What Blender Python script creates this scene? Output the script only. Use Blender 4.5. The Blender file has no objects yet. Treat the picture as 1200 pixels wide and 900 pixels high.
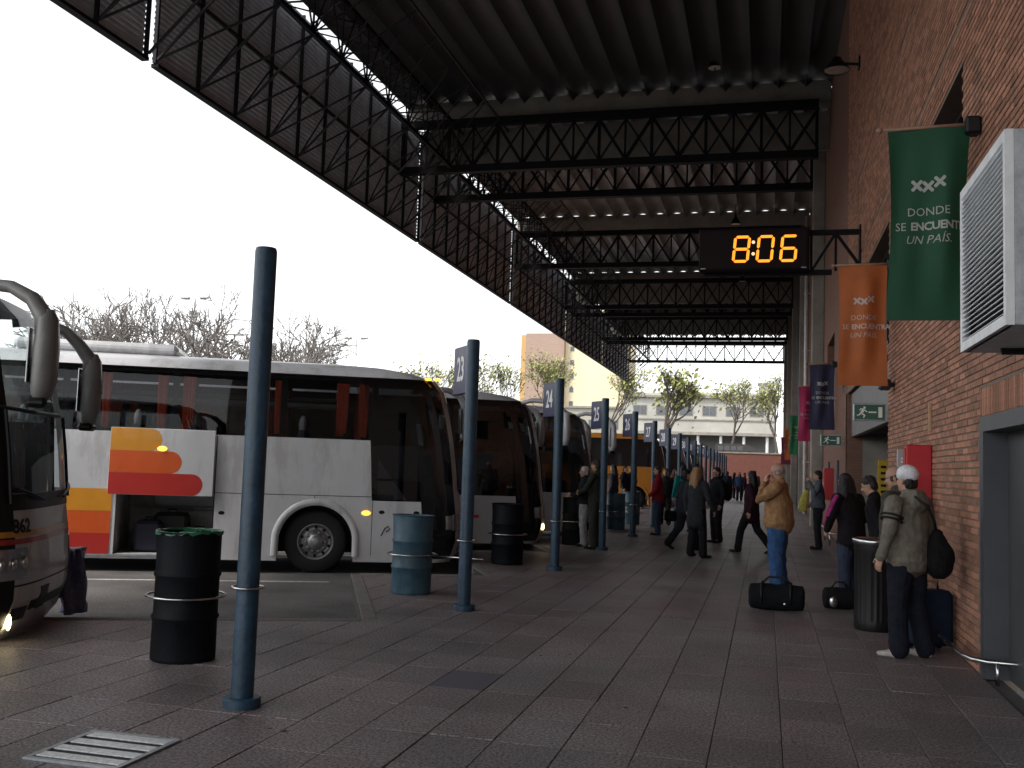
import bpy, bmesh, math, random
from mathutils import Vector, Matrix, Euler
from math import sin, cos, pi, radians, sqrt
random.seed(7)
S = bpy.context.scene
COL = S.collection
# ------------------------------------------------------------------ camera
cam = bpy.data.cameras.new('camera'); camo = bpy.data.objects.new('camera', cam); COL.objects.link(camo)
cam.sensor_fit = 'HORIZONTAL'; cam.sensor_width = 36.0; cam.lens = 36.0*1167/1200
cam.clip_start = 0.05; cam.clip_end = 3000
CR, CF, CU = Vector((0.9689, 0.2461, 0.0338)).normalized(), Vector((-0.2476, 0.9654, 0.0811)).normalized(), None
CR = (CR - CF*CR.dot(CF)).normalized(); CU = CR.cross(CF)
camo.matrix_world = Matrix(((CR.x, CU.x, -CF.x, 0), (CR.y, CU.y, -CF.y, 0), (CR.z, CU.z, -CF.z, 1.65), (0, 0, 0, 1)))
S.camera = camo
# ------------------------------------------------------------------ daylight
SUN_EL, SUN_AZ = radians(55), radians(-140)      # azimuth from +Y towards +X
w = bpy.data.worlds.new('World'); S.world = w; w.use_nodes = True
nt = w.node_tree; nt.nodes.clear()
sky = nt.nodes.new('ShaderNodeTexSky'); sky.sky_type = 'NISHITA'; sky.sun_disc = False
sky.sun_elevation = SUN_EL; sky.sun_rotation = SUN_AZ; sky.air_density = 1.0; sky.dust_density = 1.0; sky.ozone_density = 1.0
hs = nt.nodes.new('ShaderNodeHueSaturation'); hs.inputs['Saturation'].default_value = 0.10
bg = nt.nodes.new('ShaderNodeBackground'); bg.inputs['Strength'].default_value = 0.15
wo = nt.nodes.new('ShaderNodeOutputWorld')
nt.links.new(sky.outputs[0], hs.inputs['Color']); nt.links.new(hs.outputs[0], bg.inputs[0]); nt.links.new(bg.outputs[0], wo.inputs[0])
sun = bpy.data.lights.new('sun', 'SUN'); sun.energy = 1.5; sun.angle = radians(12); sun.color = (1, .95, .88)
suno = bpy.data.objects.new('sun', sun); COL.objects.link(suno)
sd = Vector((sin(SUN_AZ)*cos(SUN_EL), cos(SUN_AZ)*cos(SUN_EL), sin(SUN_EL)))
suno.rotation_euler = (-sd).to_track_quat('-Z', 'Y').to_euler(); suno.location = (0, 0, 60)
S.view_settings.view_transform = 'Standard'; S.view_settings.look = 'None'
S.view_settings.exposure = 1.2; S.view_settings.gamma = 1.0
S.cycles.max_bounces = 8; S.cycles.transparent_max_bounces = 24; S.cycles.caustics_reflective = False; S.cycles.caustics_refractive = False

# ------------------------------------------------------------------ materials
def M(name, c, rough=.6, metal=0., var=.18, scale=6., bump=0., bscale=60., spec=.5, emis=None, es=0., var2=None, coat=0., world=False, stain=0., tint=None, edge=.2, grime=None):
    m = bpy.data.materials.new(name); m.use_nodes = True; n = m.node_tree; L = n.links
    p = n.nodes['Principled BSDF']
    p.inputs['Roughness'].default_value = rough; p.inputs['Metallic'].default_value = metal
    p.inputs['Specular IOR Level'].default_value = spec; p.inputs['Coat Weight'].default_value = coat
    tc = n.nodes.new('ShaderNodeTexCoord')
    nz = n.nodes.new('ShaderNodeTexNoise'); nz.inputs['Scale'].default_value = scale; nz.inputs['Detail'].default_value = 6; nz.inputs['Roughness'].default_value = .65
    src_ = n.nodes.new('ShaderNodeNewGeometry').outputs['Position'] if world else tc.outputs['Object']
    L.new(src_, nz.inputs['Vector'])
    rp = n.nodes.new('ShaderNodeMapRange'); rp.inputs[1].default_value = .5-edge; rp.inputs[2].default_value = .5+edge; rp.clamp = True
    L.new(nz.outputs[0], rp.inputs[0])
    mx = n.nodes.new('ShaderNodeMix'); mx.data_type = 'RGBA'
    lo = tuple(max(0, x*(1-var)) for x in c); hi = tuple(min(1, x*(1+var)) for x in (var2 or c))
    mx.inputs[6].default_value = (*lo, 1); mx.inputs[7].default_value = (*hi, 1)
    L.new(rp.outputs[0], mx.inputs[0]); col = mx.outputs[2]
    if stain:
        n2 = n.nodes.new('ShaderNodeTexNoise'); n2.inputs['Scale'].default_value = .9; n2.inputs['Detail'].default_value = 5; L.new(src_, n2.inputs['Vector'])
        m2 = n.nodes.new('ShaderNodeMapRange'); m2.inputs[1].default_value = .3; m2.inputs[2].default_value = .7; m2.inputs[3].default_value = 1-stain; m2.inputs[4].default_value = 1+stain; L.new(n2.outputs[0], m2.inputs[0])
        h2 = n.nodes.new('ShaderNodeHueSaturation'); L.new(m2.outputs[0], h2.inputs['Value']); L.new(col, h2.inputs['Color']); col = h2.outputs[0]
        if tint:
            n3 = n.nodes.new('ShaderNodeTexNoise'); n3.inputs['Scale'].default_value = .55; n3.inputs['Detail'].default_value = 3; L.new(src_, n3.inputs['Vector'])
            m3 = n.nodes.new('ShaderNodeMapRange'); m3.inputs[1].default_value = .42; m3.inputs[2].default_value = .62; L.new(n3.outputs[0], m3.inputs[0])
            x3 = n.nodes.new('ShaderNodeMix'); x3.data_type = 'RGBA'; x3.blend_type = 'MULTIPLY'; x3.inputs[7].default_value = (*tint, 1); L.new(m3.outputs[0], x3.inputs[0]); L.new(col, x3.inputs[6]); col = x3.outputs[2]
    if grime:
        gc, amt, gs, th, zs = grime
        mp = n.nodes.new('ShaderNodeMapping'); mp.inputs['Scale'].default_value = (gs, gs, gs*zs); L.new(src_, mp.inputs[0])
        g1 = n.nodes.new('ShaderNodeTexNoise'); g1.inputs['Scale'].default_value = 1; g1.inputs['Detail'].default_value = 8; g1.inputs['Roughness'].default_value = .7; L.new(mp.outputs[0], g1.inputs['Vector'])
        g2 = n.nodes.new('ShaderNodeMapRange'); g2.inputs[1].default_value = th; g2.inputs[2].default_value = th+.12; g2.inputs[4].default_value = amt; L.new(g1.outputs[0], g2.inputs[0])
        g3 = n.nodes.new('ShaderNodeMix'); g3.data_type = 'RGBA'; g3.inputs[7].default_value = (*gc, 1); L.new(g2.outputs[0], g3.inputs[0]); L.new(col, g3.inputs[6]); col = g3.outputs[2]
    L.new(col, p.inputs['Base Color'])
    r2 = n.nodes.new('ShaderNodeMapRange'); r2.inputs[3].default_value = max(.02, rough*.8); r2.inputs[4].default_value = min(1, rough*1.2)
    L.new(nz.outputs[0], r2.inputs[0]); L.new(r2.outputs[0], p.inputs['Roughness'])
    if bump:
        b = n.nodes.new('ShaderNodeTexNoise'); b.inputs['Scale'].default_value = bscale; b.inputs['Detail'].default_value = 4
        L.new(src_, b.inputs['Vector'])
        bn = n.nodes.new('ShaderNodeBump'); bn.inputs['Strength'].default_value = bump; bn.inputs['Distance'].default_value = .02
        L.new(b.outputs[0], bn.inputs['Height']); L.new(bn.outputs[0], p.inputs['Normal'])
    if emis:
        p.inputs['Emission Color'].default_value = (*emis, 1); p.inputs['Emission Strength'].default_value = es
    return m
def MI(name, c, amount=.35, **k):
    """as M, with the colour also varied from object to object"""
    m = M(name, c, **k); n = m.node_tree; p = n.nodes['Principled BSDF']
    src = p.inputs['Base Color'].links[0].from_socket
    oi = n.nodes.new('ShaderNodeObjectInfo'); hv = n.nodes.new('ShaderNodeHueSaturation')
    mr = n.nodes.new('ShaderNodeMapRange'); mr.inputs[3].default_value = 1-amount; mr.inputs[4].default_value = 1+amount
    n.links.new(oi.outputs['Random'], mr.inputs[0]); n.links.new(mr.outputs[0], hv.inputs['Value'])
    n.links.new(src, hv.inputs['Color']); n.links.new(hv.outputs[0], p.inputs['Base Color'])
    return m
def MA(name, c, amount=.35, **k):
    """as M, colour varied from piece to piece of a joined mesh through a per-face attribute"""
    m = M(name, c, **k); n = m.node_tree; p = n.nodes['Principled BSDF']
    src = p.inputs['Base Color'].links[0].from_socket
    oi = n.nodes.new('ShaderNodeAttribute'); oi.attribute_name = 'piece'; hv = n.nodes.new('ShaderNodeHueSaturation')
    mr = n.nodes.new('ShaderNodeMapRange'); mr.inputs[3].default_value = 1-amount; mr.inputs[4].default_value = 1+amount
    n.links.new(oi.outputs['Fac'], mr.inputs[0]); n.links.new(mr.outputs[0], hv.inputs['Value'])
    n.links.new(src, hv.inputs['Color']); n.links.new(hv.outputs[0], p.inputs['Base Color'])
    return m
def glass(name, tint, refl=.06, rough=.02):
    m = bpy.data.materials.new(name); m.use_nodes = True; n = m.node_tree; n.nodes.clear(); L = n.links
    o = n.nodes.new('ShaderNodeOutputMaterial'); t = n.nodes.new('ShaderNodeBsdfTransparent'); t.inputs[0].default_value = (*tint, 1)
    g = n.nodes.new('ShaderNodeBsdfGlossy'); g.inputs['Roughness'].default_value = rough; g.inputs[0].default_value = (1, 1, 1, 1)
    lw = n.nodes.new('ShaderNodeLayerWeight'); lw.inputs[0].default_value = .25
    mr = n.nodes.new('ShaderNodeMapRange'); mr.inputs[3].default_value = refl; mr.inputs[4].default_value = .32
    L.new(lw.outputs['Fresnel'], mr.inputs[0])
    mx = n.nodes.new('ShaderNodeMixShader'); L.new(mr.outputs[0], mx.inputs[0]); L.new(t.outputs[0], mx.inputs[1]); L.new(g.outputs[0], mx.inputs[2]); L.new(mx.outputs[0], o.inputs[0])
    return m
def brick_mat(name, c1, c2, mortar, bw=.25, bh=.065):
    m = M(name, c1, rough=.85, var=.3, scale=3.); n = m.node_tree; L = n.links; p = n.nodes['Principled BSDF']
    tc = n.nodes.new('ShaderNodeTexCoord'); sp = n.nodes.new('ShaderNodeSeparateXYZ'); cb = n.nodes.new('ShaderNodeCombineXYZ')
    ad = n.nodes.new('ShaderNodeMath'); ad.operation = 'ADD'
    L.new(tc.outputs['Object'], sp.inputs[0]); L.new(sp.outputs[0], ad.inputs[0]); L.new(sp.outputs[1], ad.inputs[1]); L.new(ad.outputs[0], cb.inputs[0]); L.new(sp.outputs[2], cb.inputs[1])
    b = n.nodes.new('ShaderNodeTexBrick'); b.inputs['Scale'].default_value = 1; b.inputs['Brick Width'].default_value = bw; b.inputs['Row Height'].default_value = bh; b.inputs['Mortar Size'].default_value = .008
    b.inputs['Color1'].default_value = (*c1, 1); b.inputs['Color2'].default_value = (*c2, 1); b.inputs['Mortar'].default_value = (*mortar, 1)
    L.new(cb.outputs[0], b.inputs['Vector'])
    src = p.inputs['Base Color'].links[0].from_socket
    mx = n.nodes.new('ShaderNodeMix'); mx.data_type = 'RGBA'; mx.inputs[0].default_value = .7
    L.new(src, mx.inputs[6]); L.new(b.outputs[0], mx.inputs[7]); L.new(mx.outputs[2], p.inputs['Base Color'])
    bn = n.nodes.new('ShaderNodeBump'); bn.inputs['Strength'].default_value = .5; bn.inputs['Distance'].default_value = .01; bn.invert = True
    L.new(b.outputs['Fac'], bn.inputs['Height']); L.new(bn.outputs[0], p.inputs['Normal'])
    return m

asphalt = M('asphalt', (.115, .110, .108), rough=.85, var=.5, edge=.09, scale=55, stain=.35, bump=.5, bscale=120)
tile_i = MI('paving_tile', (.20, .178, .182), amount=.15, world=True, stain=.22, tint=(1.02, .90, .88), grime=((.03, .026, .025), .5, 1.7, .60, 1), rough=.42, var=.72, edge=.085, scale=52, bump=.35, bscale=160, spec=.45)
tile_a = MA('paving_tile_joined', (.20, .178, .182), amount=.15, world=True, stain=.22, tint=(1.02, .90, .88), grime=((.03, .026, .025), .5, 1.7, .60, 1), rough=.42, var=.72, edge=.085, scale=52, bump=.35, bscale=160, spec=.45)
tile_bed = M('paving_bed', (.085, .075, .073), rough=.9, var=.3, scale=30)
tile_far = M('paving_far', (.185, .158, .158), rough=.42, var=.25, scale=2.5, bump=.2, bscale=90)
tile_blue = M('paving_tile_blue', (.105, .10, .125), rough=.55, var=.35, scale=50, bump=.3, bscale=160)
kerb_m = M('kerb_concrete', (.17, .158, .15), rough=.85, var=.25, scale=8, bump=.4, bscale=90)
concrete = M('concrete', (.27, .25, .22), rough=.85, var=.25, scale=1.5, bump=.3, bscale=50)
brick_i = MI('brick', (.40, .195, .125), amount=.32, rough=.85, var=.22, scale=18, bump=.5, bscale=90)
brick_a = MA('brick_joined', (.40, .195, .125), grime=((.10, .08, .07), .5, 1.1, .56, .5), amount=.32, rough=.85, var=.22, scale=18, bump=.5, bscale=90)
mortar = M('mortar', (.20, .155, .125), rough=.95, var=.2, scale=12)
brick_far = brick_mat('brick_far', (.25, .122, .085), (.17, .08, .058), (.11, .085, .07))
brick_red = brick_mat('brick_ramp', (.24, .085, .06), (.18, .06, .045), (.15, .09, .075))
strut_m = M('strut_steel', (.035, .034, .037), rough=.7, spec=.15)
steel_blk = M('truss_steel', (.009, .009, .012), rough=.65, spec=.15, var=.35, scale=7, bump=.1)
deck_daylit = MI('roof_deck_daylit', (.22, .22, .23), amount=.15, rough=.5, metal=.2, var=.35, scale=2.5)  # lighter copy of the roof deck, daylight from the joints put into its colour
deck_m = MI('roof_deck', (.05, .05, .054), amount=.12, rough=.55, metal=.15, var=.3, scale=2.5)
fascia_m = MI('fascia_sheet', (.72, .77, .86), amount=.08, rough=.6, metal=0., var=.2, scale=2)
blue_post = M('post_blue', (.019, .051, .088), grime=((.10, .11, .12), .55, 9, .64, .6), rough=.45, var=.5, scale=9, bump=.2, bscale=30)
blue_drum = M('drum_blue', (.036, .088, .125), grime=((.10, .065, .04), .6, 6, .60, .7), rough=.5, var=.35, scale=7, bump=.2, bscale=30)
dark_drum = M('drum_dark', (.004, .005, .008), grime=((.035, .025, .02), .6, 6, .62, .7), rough=.6, spec=.14, var=.35, scale=7, bump=.2, bscale=30)
sign_navy = M('sign_navy', (.035, .038, .085), rough=.45, var=.12)
white_print = M('white_print', (.75, .75, .74), rough=.55, var=.05)
chrome = M('polished_steel', (.55, .55, .55), rough=.25, metal=1., var=.1)
galv = M('galvanised', (.38, .40, .42), rough=.45, metal=.6, var=.2, scale=20)
black_pl = M('black_plastic', (.009, .009, .010), rough=.45, spec=.25, var=.3)
rubber = M('rubber', (.016, .016, .016), rough=.8, var=.3, scale=20)
green_liner = M('bin_liner', (.02, .12, .06), rough=.35, var=.3, scale=20, bump=.6, bscale=25)
ac_white = M('ac_white', (.76, .78, .80), rough=.5, var=.16, scale=5)
grey_steel = M('grey_steel', (.062, .066, .078), rough=.5, var=.12, scale=3)
grey_door = M('grey_door', (.055, .058, .058), rough=.55, var=.12, scale=3)
red_box = M('red_cabinet', (.45, .012, .02), rough=.4, var=.12)
exit_green = M('exit_green', (.015, .10, .06), rough=.4, var=.1)
dark_glass = M('dark_glass', (.012, .013, .016), rough=.06, var=.2, spec=.8)
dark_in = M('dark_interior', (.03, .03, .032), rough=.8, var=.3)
mirror_grey = M('mirror_grey', (.24, .235, .23), rough=.4, var=.15)
bus_white = M('bus_white', (.56, .565, .585), grime=((.22, .20, .18), .35, 3.0, .50, .25), rough=.3, var=.10, scale=.9, coat=.3)
bus_grey = M('bus_silver', (.40, .40, .42), rough=.3, var=.08, scale=2, coat=.3)
bus_orange = M('bus_orange', (.60, .235, .035), rough=.3, var=.07, scale=2, coat=.3)
st_amber = M('stripe_amber', (.62, .26, .02), rough=.3, var=.06, coat=.3)
st_orange = M('stripe_orange', (.60, .095, .018), rough=.3, var=.06, coat=.3)
st_red = M('stripe_red', (.44, .028, .022), rough=.3, var=.06, coat=.3)
glass_side = glass('tinted_glass', (.42, .43, .45), .015)
glass_mid = glass('mid_tinted_glass', (.22, .225, .24), .04)
glass_dark = glass('deep_tinted_glass', (.13, .135, .15), .05)
glass_clear = glass('clear_glass', (.82, .86, .86), .05)
curtain_m = M('curtain_orange', (.80, .13, .06), rough=.85, var=.2, scale=12)
seat_m = M('seat_fabric', (.045, .045, .06), rough=.9, var=.3, scale=30)
cover_m = M('headrest_cover', (.60, .60, .63), rough=.9, var=.1)
amber_lamp = M('amber_lamp', (.8, .35, .05), rough=.3, emis=(1, .42, .05), es=1.3)
white_lamp = M('warm_lamp', (.9, .8, .5), rough=.3, emis=(1, .80, .42), es=5.0)
led = M('led_segment', (.5, .2, .03), rough=.4, emis=(1, .27, .012), es=.85, var=.02)
led_dot = M('led_dot', (.9, .5, .3), rough=.4, emis=(1, .5, .3), es=.7, var=.02)
clock_blk = M('clock_case', (.008, .004, .005), rough=.7, spec=.15, var=.3)
lens_m = M('lamp_lens', (.5, .5, .5), rough=.12, metal=.7, var=.15)
rim_m = M('wheel_rim', (.32, .32, .33), rough=.4, metal=.7, var=.3, scale=16)
bark = M('bark', (.10, .085, .07), rough=.95, var=.4, scale=6, bump=.6, bscale=20)
bark_pale = M('bark_bare', (.20, .18, .165), rough=.95, var=.4, scale=6)  # bark tone raised to stand in for haze over the bare trees
bud_m = MA('bud_leaf', (.14, .13, .05), amount=.35, rough=.8)
leaf_m = MA('spring_leaf', (.34, .36, .12), amount=.4, rough=.7)  # leaf colour lightened to imitate haze in the distance
cream = M('cream_render', (.78, .68, .47), rough=.9, var=.08, scale=.1)  # cream made paler, with distant haze put into the colour
tower_brick = brick_mat('tower_brick', (.40, .285, .225), (.36, .25, .20), (.37, .29, .24), 1.2, .35)
ochre = M('ochre_render', (.60, .38, .16), rough=.9, var=.08, scale=.2)
bld_grey = M('building_grey', (.42, .41, .37), rough=.9, var=.18, scale=.25)
win_far = M('far_window', (.10, .11, .12), rough=.2, var=.3)

# ------------------------------------------------------------------ mesh helpers
class MB:
    def __init__(s): s.v = []; s.f = []; s.mi = []; s.m = 0; s.piece = []; s.p = 0.5; s.smooth = []; s.sm = False
    def add(s, vs, fs):
        b = len(s.v); s.v += [tuple(v) for v in vs]
        for f in fs: s.f.append([b+i for i in f]); s.mi.append(s.m); s.piece.append(s.p); s.smooth.append(s.sm)
        return s
    def box(s, x0, x1, y0, y1, z0, z1):
        return s.add([(x0,y0,z0),(x1,y0,z0),(x1,y1,z0),(x0,y1,z0),(x0,y0,z1),(x1,y0,z1),(x1,y1,z1),(x0,y1,z1)],
                     [(0,3,2,1),(4,5,6,7),(0,1,5,4),(1,2,6,5),(2,3,7,6),(3,0,4,7)])
    def cbox(s, x0, x1, y0, y1, z0, z1, c=.01):
        """box with bevelled edges"""
        def ring(z, d): return [(x0+d,y0,z),(x1-d,y0,z),(x1,y0+d,z),(x1,y1-d,z),(x1-d,y1,z),(x0+d,y1,z),(x0,y1-d,z),(x0,y0+d,z)]
        def rin(z): return [(x0+c,y0+c,z),(x1-c,y0+c,z),(x1-c,y0+c,z),(x1-c,y1-c,z),(x1-c,y1-c,z),(x0+c,y1-c,z),(x0+c,y1-c,z),(x0+c,y0+c,z)]
        R = [ring(z0+c, c), ring(z1-c, c)]; v = R[0]+R[1]; f = [(i,(i+1)%8,8+(i+1)%8,8+i) for i in range(8)]
        v += [(x0+c,y0+c,z0),(x1-c,y0+c,z0),(x1-c,y1-c,z0),(x0+c,y1-c,z0),(x0+c,y0+c,z1),(x1-c,y0+c,z1),(x1-c,y1-c,z1),(x0+c,y1-c,z1)]
        f += [(19,18,17,16),(20,21,22,23)]
        f += [(0,16,17,1),(1,17,2),(2,17,18,3),(3,18,4),(4,18,19,5),(5,19,6),(6,19,16,7),(7,16,0)]
        f += [(8,9,21,20),(9,10,21),(10,11,22,21),(11,12,22),(12,13,23,22),(13,14,23),(14,15,20,23),(15,8,20)]
        return s.add(v, f)
    def beam(s, p, q, a=.05, b=None, up=(0,0,1)):
        p, q = Vector(p), Vector(q); b = b or a; d = (q-p).normalized(); u = Vector(up)
        if abs(d.dot(u)) > .98: u = Vector((1,0,0))
        r = d.cross(u).normalized(); u = r.cross(d); v = []
        for o in (p, q):
            for i, j in ((-1,-1),(1,-1),(1,1),(-1,1)): v.append(o + r*(i*a/2) + u*(j*b/2))
        return s.add(v, [(0,1,2,3),(7,6,5,4),(0,4,5,1),(1,5,6,2),(2,6,7,3),(3,7,4,0)])
    def tube(s, pts, r, n=8, cap=True, side=None):
        """swept tube; r: number or list of numbers or (a,b) pairs"""
        P = [Vector(p) for p in pts]; k = len(P)
        R = r if isinstance(r, (list, tuple)) and len(r) == k else [r]*k
        ref = Vector(side) if side else None; v = []; prev = None
        for i in range(k):
            d = (P[min(i+1,k-1)] - P[max(i-1,0)])
            d = d.normalized() if d.length > 1e-9 else Vector((0,0,1))
            if ref is not None: a = ref - d*ref.dot(d)
            elif prev is None: a = d.cross(Vector((0,0,1)) if abs(d.z) < .9 else Vector((0,1,0)))
            else: a = prev - d*prev.dot(d)
            if a.length < 1e-6: a = d.orthogonal()
            a.normalize(); b = d.cross(a); prev = a
            ra, rb = R[i] if isinstance(R[i], (tuple, list)) else (R[i], R[i])
            for j in range(n):
                t = 2*pi*j/n; v.append(P[i] + a*(ra*cos(t)) + b*(rb*sin(t)))
        f = [(i*n+j, i*n+(j+1)%n, (i+1)*n+(j+1)%n, (i+1)*n+j) for i in range(k-1) for j in range(n)]
        if cap: f += [tuple(reversed(range(n))), tuple((k-1)*n+j for j in range(n))]
        return s.add(v, f)
    def lathe(s, prof, n=20, c=(0,0,0), cap=True):
        v = []; k = len(prof)
        for r, z in prof:
            for j in range(n): v.append((c[0]+r*cos(2*pi*j/n), c[1]+r*sin(2*pi*j/n), c[2]+z))
        f = [(i*n+j, i*n+(j+1)%n, (i+1)*n+(j+1)%n, (i+1)*n+j) for i in range(k-1) for j in range(n)]
        if cap: f += [tuple(reversed(range(n))), tuple((k-1)*n+j for j in range(n))]
        return s.add(v, f)
    def ell(s, c, r, n=12, m=8, rot=None):
        v = []; c = Vector(c)
        for i in range(m+1):
            t = pi*i/m; z = -cos(t); q = sin(t) if 0 < i < m else .02
            for j in range(n):
                p = Vector((r[0]*q*cos(2*pi*j/n), r[1]*q*sin(2*pi*j/n), r[2]*z))
                if rot is not None: p = rot @ p
                v.append(c+p)
        f = [(i*n+j, i*n+(j+1)%n, (i+1)*n+(j+1)%n, (i+1)*n+j) for i in range(m) for j in range(n)]
        f += [tuple(reversed(range(n))), tuple(m*n+j for j in range(n))]
        return s.add(v, f)
    def prism(s, poly, fn, t0, t1):
        """poly: list of 2D points (ccw), fn(u, v, t) -> 3D"""
        n = len(poly); v = [fn(a, b, t0) for a, b in poly] + [fn(a, b, t1) for a, b in poly]
        f = [tuple(reversed(range(n))), tuple(range(n, 2*n))] + [(i, (i+1)%n, n+(i+1)%n, n+i) for i in range(n)]
        return s.add(v, f)
    def build(s, name, mat, parent=None, smooth=False, loc=None):
        me = bpy.data.meshes.new(name); me.from_pydata(s.v, [], s.f)
        mats = mat if isinstance(mat, (list, tuple)) else [mat]
        for m in mats: me.materials.append(m)
        if len(mats) > 1: me.polygons.foreach_set('material_index', s.mi)
        at = me.attributes.new('piece', 'FLOAT', 'FACE'); at.data.foreach_set('value', s.piece)
        me.polygons.foreach_set('use_smooth', [True]*len(s.f) if smooth else s.smooth)
        bm = bmesh.new(); bm.from_mesh(me); bmesh.ops.recalc_face_normals(bm, faces=bm.faces); bm.to_mesh(me); bm.free()
        me.update()
        return link(name, me, parent, loc)
def link(name, me, parent=None, loc=None, rot=None):
    o = bpy.data.objects.new(name, me); COL.objects.link(o)
    if parent is not None: o.parent = parent
    if loc is not None: o.location = loc
    if rot is not None: o.rotation_euler = rot
    return o
def sharp(o, ang=35):
    """smooth shading that keeps hard edges"""
    me = o.data; bm = bmesh.new(); bm.from_mesh(me); a = radians(ang)
    for e in bm.edges:
        e.smooth = not (len(e.link_faces) != 2 or e.calc_face_angle(0) > a)
    for f in bm.faces: f.smooth = True
    bm.to_mesh(me); bm.free(); return o
def tag(o, label=None, cat=None, group=None, kind=None):
    if label: o['label'] = label
    if cat: o['category'] = cat
    if group: o['group'] = group
    if kind: o['kind'] = kind
    return o
def thing(name, loc, label, cat, group=None, rz=0.):
    o = bpy.data.objects.new(name, None); COL.objects.link(o); o.location = loc; o.rotation_euler = (0, 0, rz); o.empty_display_size = .2
    return tag(o, label, cat, group)
def dup(root, loc, rz=None, label=None):
    kids = {}
    for o in bpy.data.objects:
        if o.parent: kids.setdefault(o.parent.name, []).append(o)
    def rec(o, par):
        c = o.copy(); COL.objects.link(c)
        if par is not None: c.parent = par
        for k in kids.get(o.name, []): rec(k, c)
        return c
    r = rec(root, None); r.location = loc
    if rz is not None: r.rotation_euler = (0, 0, rz)
    if label: r['label'] = label
    return r
def text_mesh(txt, size, bold=0., shear=0., align='CENTER', depth=.002, spacing=1.0):
    cu = bpy.data.curves.new('text', 'FONT'); cu.body = txt; cu.size = size; cu.align_x = align; cu.align_y = 'CENTER'
    cu.extrude = depth; cu.offset = bold; cu.shear = shear; cu.resolution_u = 2; cu.space_character = spacing
    o = bpy.data.objects.new('text', cu); COL.objects.link(o)
    bpy.context.view_layer.update()
    me = bpy.data.meshes.new_from_object(o.evaluated_get(bpy.context.evaluated_depsgraph_get()))
    bpy.data.objects.remove(o); bpy.data.curves.remove(cu); return me
def lettering(name, txt, size, mat, parent, loc, xaxis, normal, sx=1., **k):
    """flat print: text running along xaxis on a face whose outward side is normal"""
    me = text_mesh(txt, size, **k); X = Vector(xaxis).normalized(); N = Vector(normal).normalized(); Y = N.cross(X)
    m3 = Matrix((X*sx, Y, N)).transposed()
    for v in me.vertices: v.co = m3 @ v.co
    me.materials.clear(); me.materials.append(mat)
    return link(name, me, parent, loc)
RB = -0.18          # level of the bus lanes below the platform
HD = Vector((sin(radians(65)), cos(radians(65)), 0)); HN = Vector((-HD.y, HD.x, 0))   # heading of the parked buses, and their left
# =================================================================== THE SETTING
def proj(p):
    d = Vector(p) - Vector((0, 0, 1.65)); z = d.dot(CF)
    if z < .2: return (-9999, -9999, z)
    return (600+1167*d.dot(CR)/z, 450-1167*d.dot(CU)/z, z)
def seen(p, m=30):
    x, y, z = proj(p); return z > .2 and -m < x < 1200+m and -m < y < 900+m
g = MB(); g.add([(-700,-60,RB),(300,-60,RB),(300,1200,RB),(-700,1200,RB)], [(0,1,2,3)])
tag(g.build('bus_yard', asphalt), 'worn grey asphalt of the bus yard and bays', kind='structure')
# saw-tooth platform edge
PER = 4.65; T0 = Vector((-4.05, 9.85, 0))              # outer tip of the tooth beside bay 0
def tip(k): return T0 + Vector((0, PER*k, 0))
def root_(k): return tip(k) - HD*1.97                  # inner corner before the tip
edge = []
for k in range(-4, 18): edge += [root_(k) - (HD*1.35 if k == 0 else HD*0), tip(k) - (HD*1.35 if k == -1 else HD*0)]
YF = 96.8
def inside(x, y, m=0.):
    # even-odd test on the closed outline
    P = OUT; c = False; j = len(P)-1
    for i in range(len(P)):
        if (P[i][1] > y) != (P[j][1] > y) and x < (P[j][0]-P[i][0])*(y-P[i][1])/(P[j][1]-P[i][1]) + P[i][0]: c = not c
        j = i
    return c
OUT = [(1.95, edge[0].y-2), (1.95, YF), (edge[-1].x, YF)] + [(p.x, p.y) for p in reversed(edge)] + [(edge[0].x, edge[0].y-2)]
n = len(OUT)
pl = MB(); pl.add([(x, y, RB-.1) for x, y in OUT]+[(x, y, -.014) for x, y in OUT], [tuple(range(n, 2*n))]+[(i, (i+1) % n, n+(i+1) % n, n+i) for i in range(n)])
platform = tag(pl.build('platform', tile_bed), 'long paved platform of dark brown stone tiles with saw-tooth edge', kind='structure')
TW, TL = .42, .62
cells = []; cuts = []
row = 0; y = -2.0
xs = [1.80-TW*(i+1) for i in range(23)]
for ci, x0 in enumerate(xs):
    y = -1.5 - (ci*37 % 5)*.006
    while y < 44:
        cx, cy = x0+TW/2, y+TL/2
        if cx > -3.0 or all(inside(cx+a*TW*.5, cy+b*TL*.5) for a in (-1, 1) for b in (-1, 1)) and inside(cx, cy): cells.append((x0, y, TL, cx, cy))
        else: cuts.append((x0, y))
        y += TL
GR = (-3.82, -3.24, 4.66, 5.25)
cells = [c for c in cells if not (c[3] > GR[0]-.1 and c[3] < GR[1]+.1 and c[4] > GR[2]-.2 and c[4] < GR[3]+.2 and False)]
vis = [c for c in cells if c[4] > 3 and seen((c[3], c[4], 0), 60)]
vis.sort(key=lambda c: (c[3]**2+c[4]**2))
ind = set(id(c) for c in vis[:296])
def tile_mb(mb, x0, y0, l, z=0., g=.003):
    a, b, c, d = x0+g, x0+TW-g, y0+.0025, y0+l-.0025; e = .0025
    mb.add([(a,c,-.02),(b,c,-.02),(b,d,-.02),(a,d,-.02),(a,c,z-.003),(b,c,z-.003),(b,d,z-.003),(a,d,z-.003),(a+e,c+e,z),(b-e,c+e,z),(b-e,d-e,z),(a+e,d-e,z)],
           [(0,1,5,4),(1,2,6,5),(2,3,7,6),(3,0,4,7),(4,5,9,8),(5,6,10,9),(6,7,11,10),(7,4,8,11),(8,9,10,11)])
meshes = {}
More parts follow.
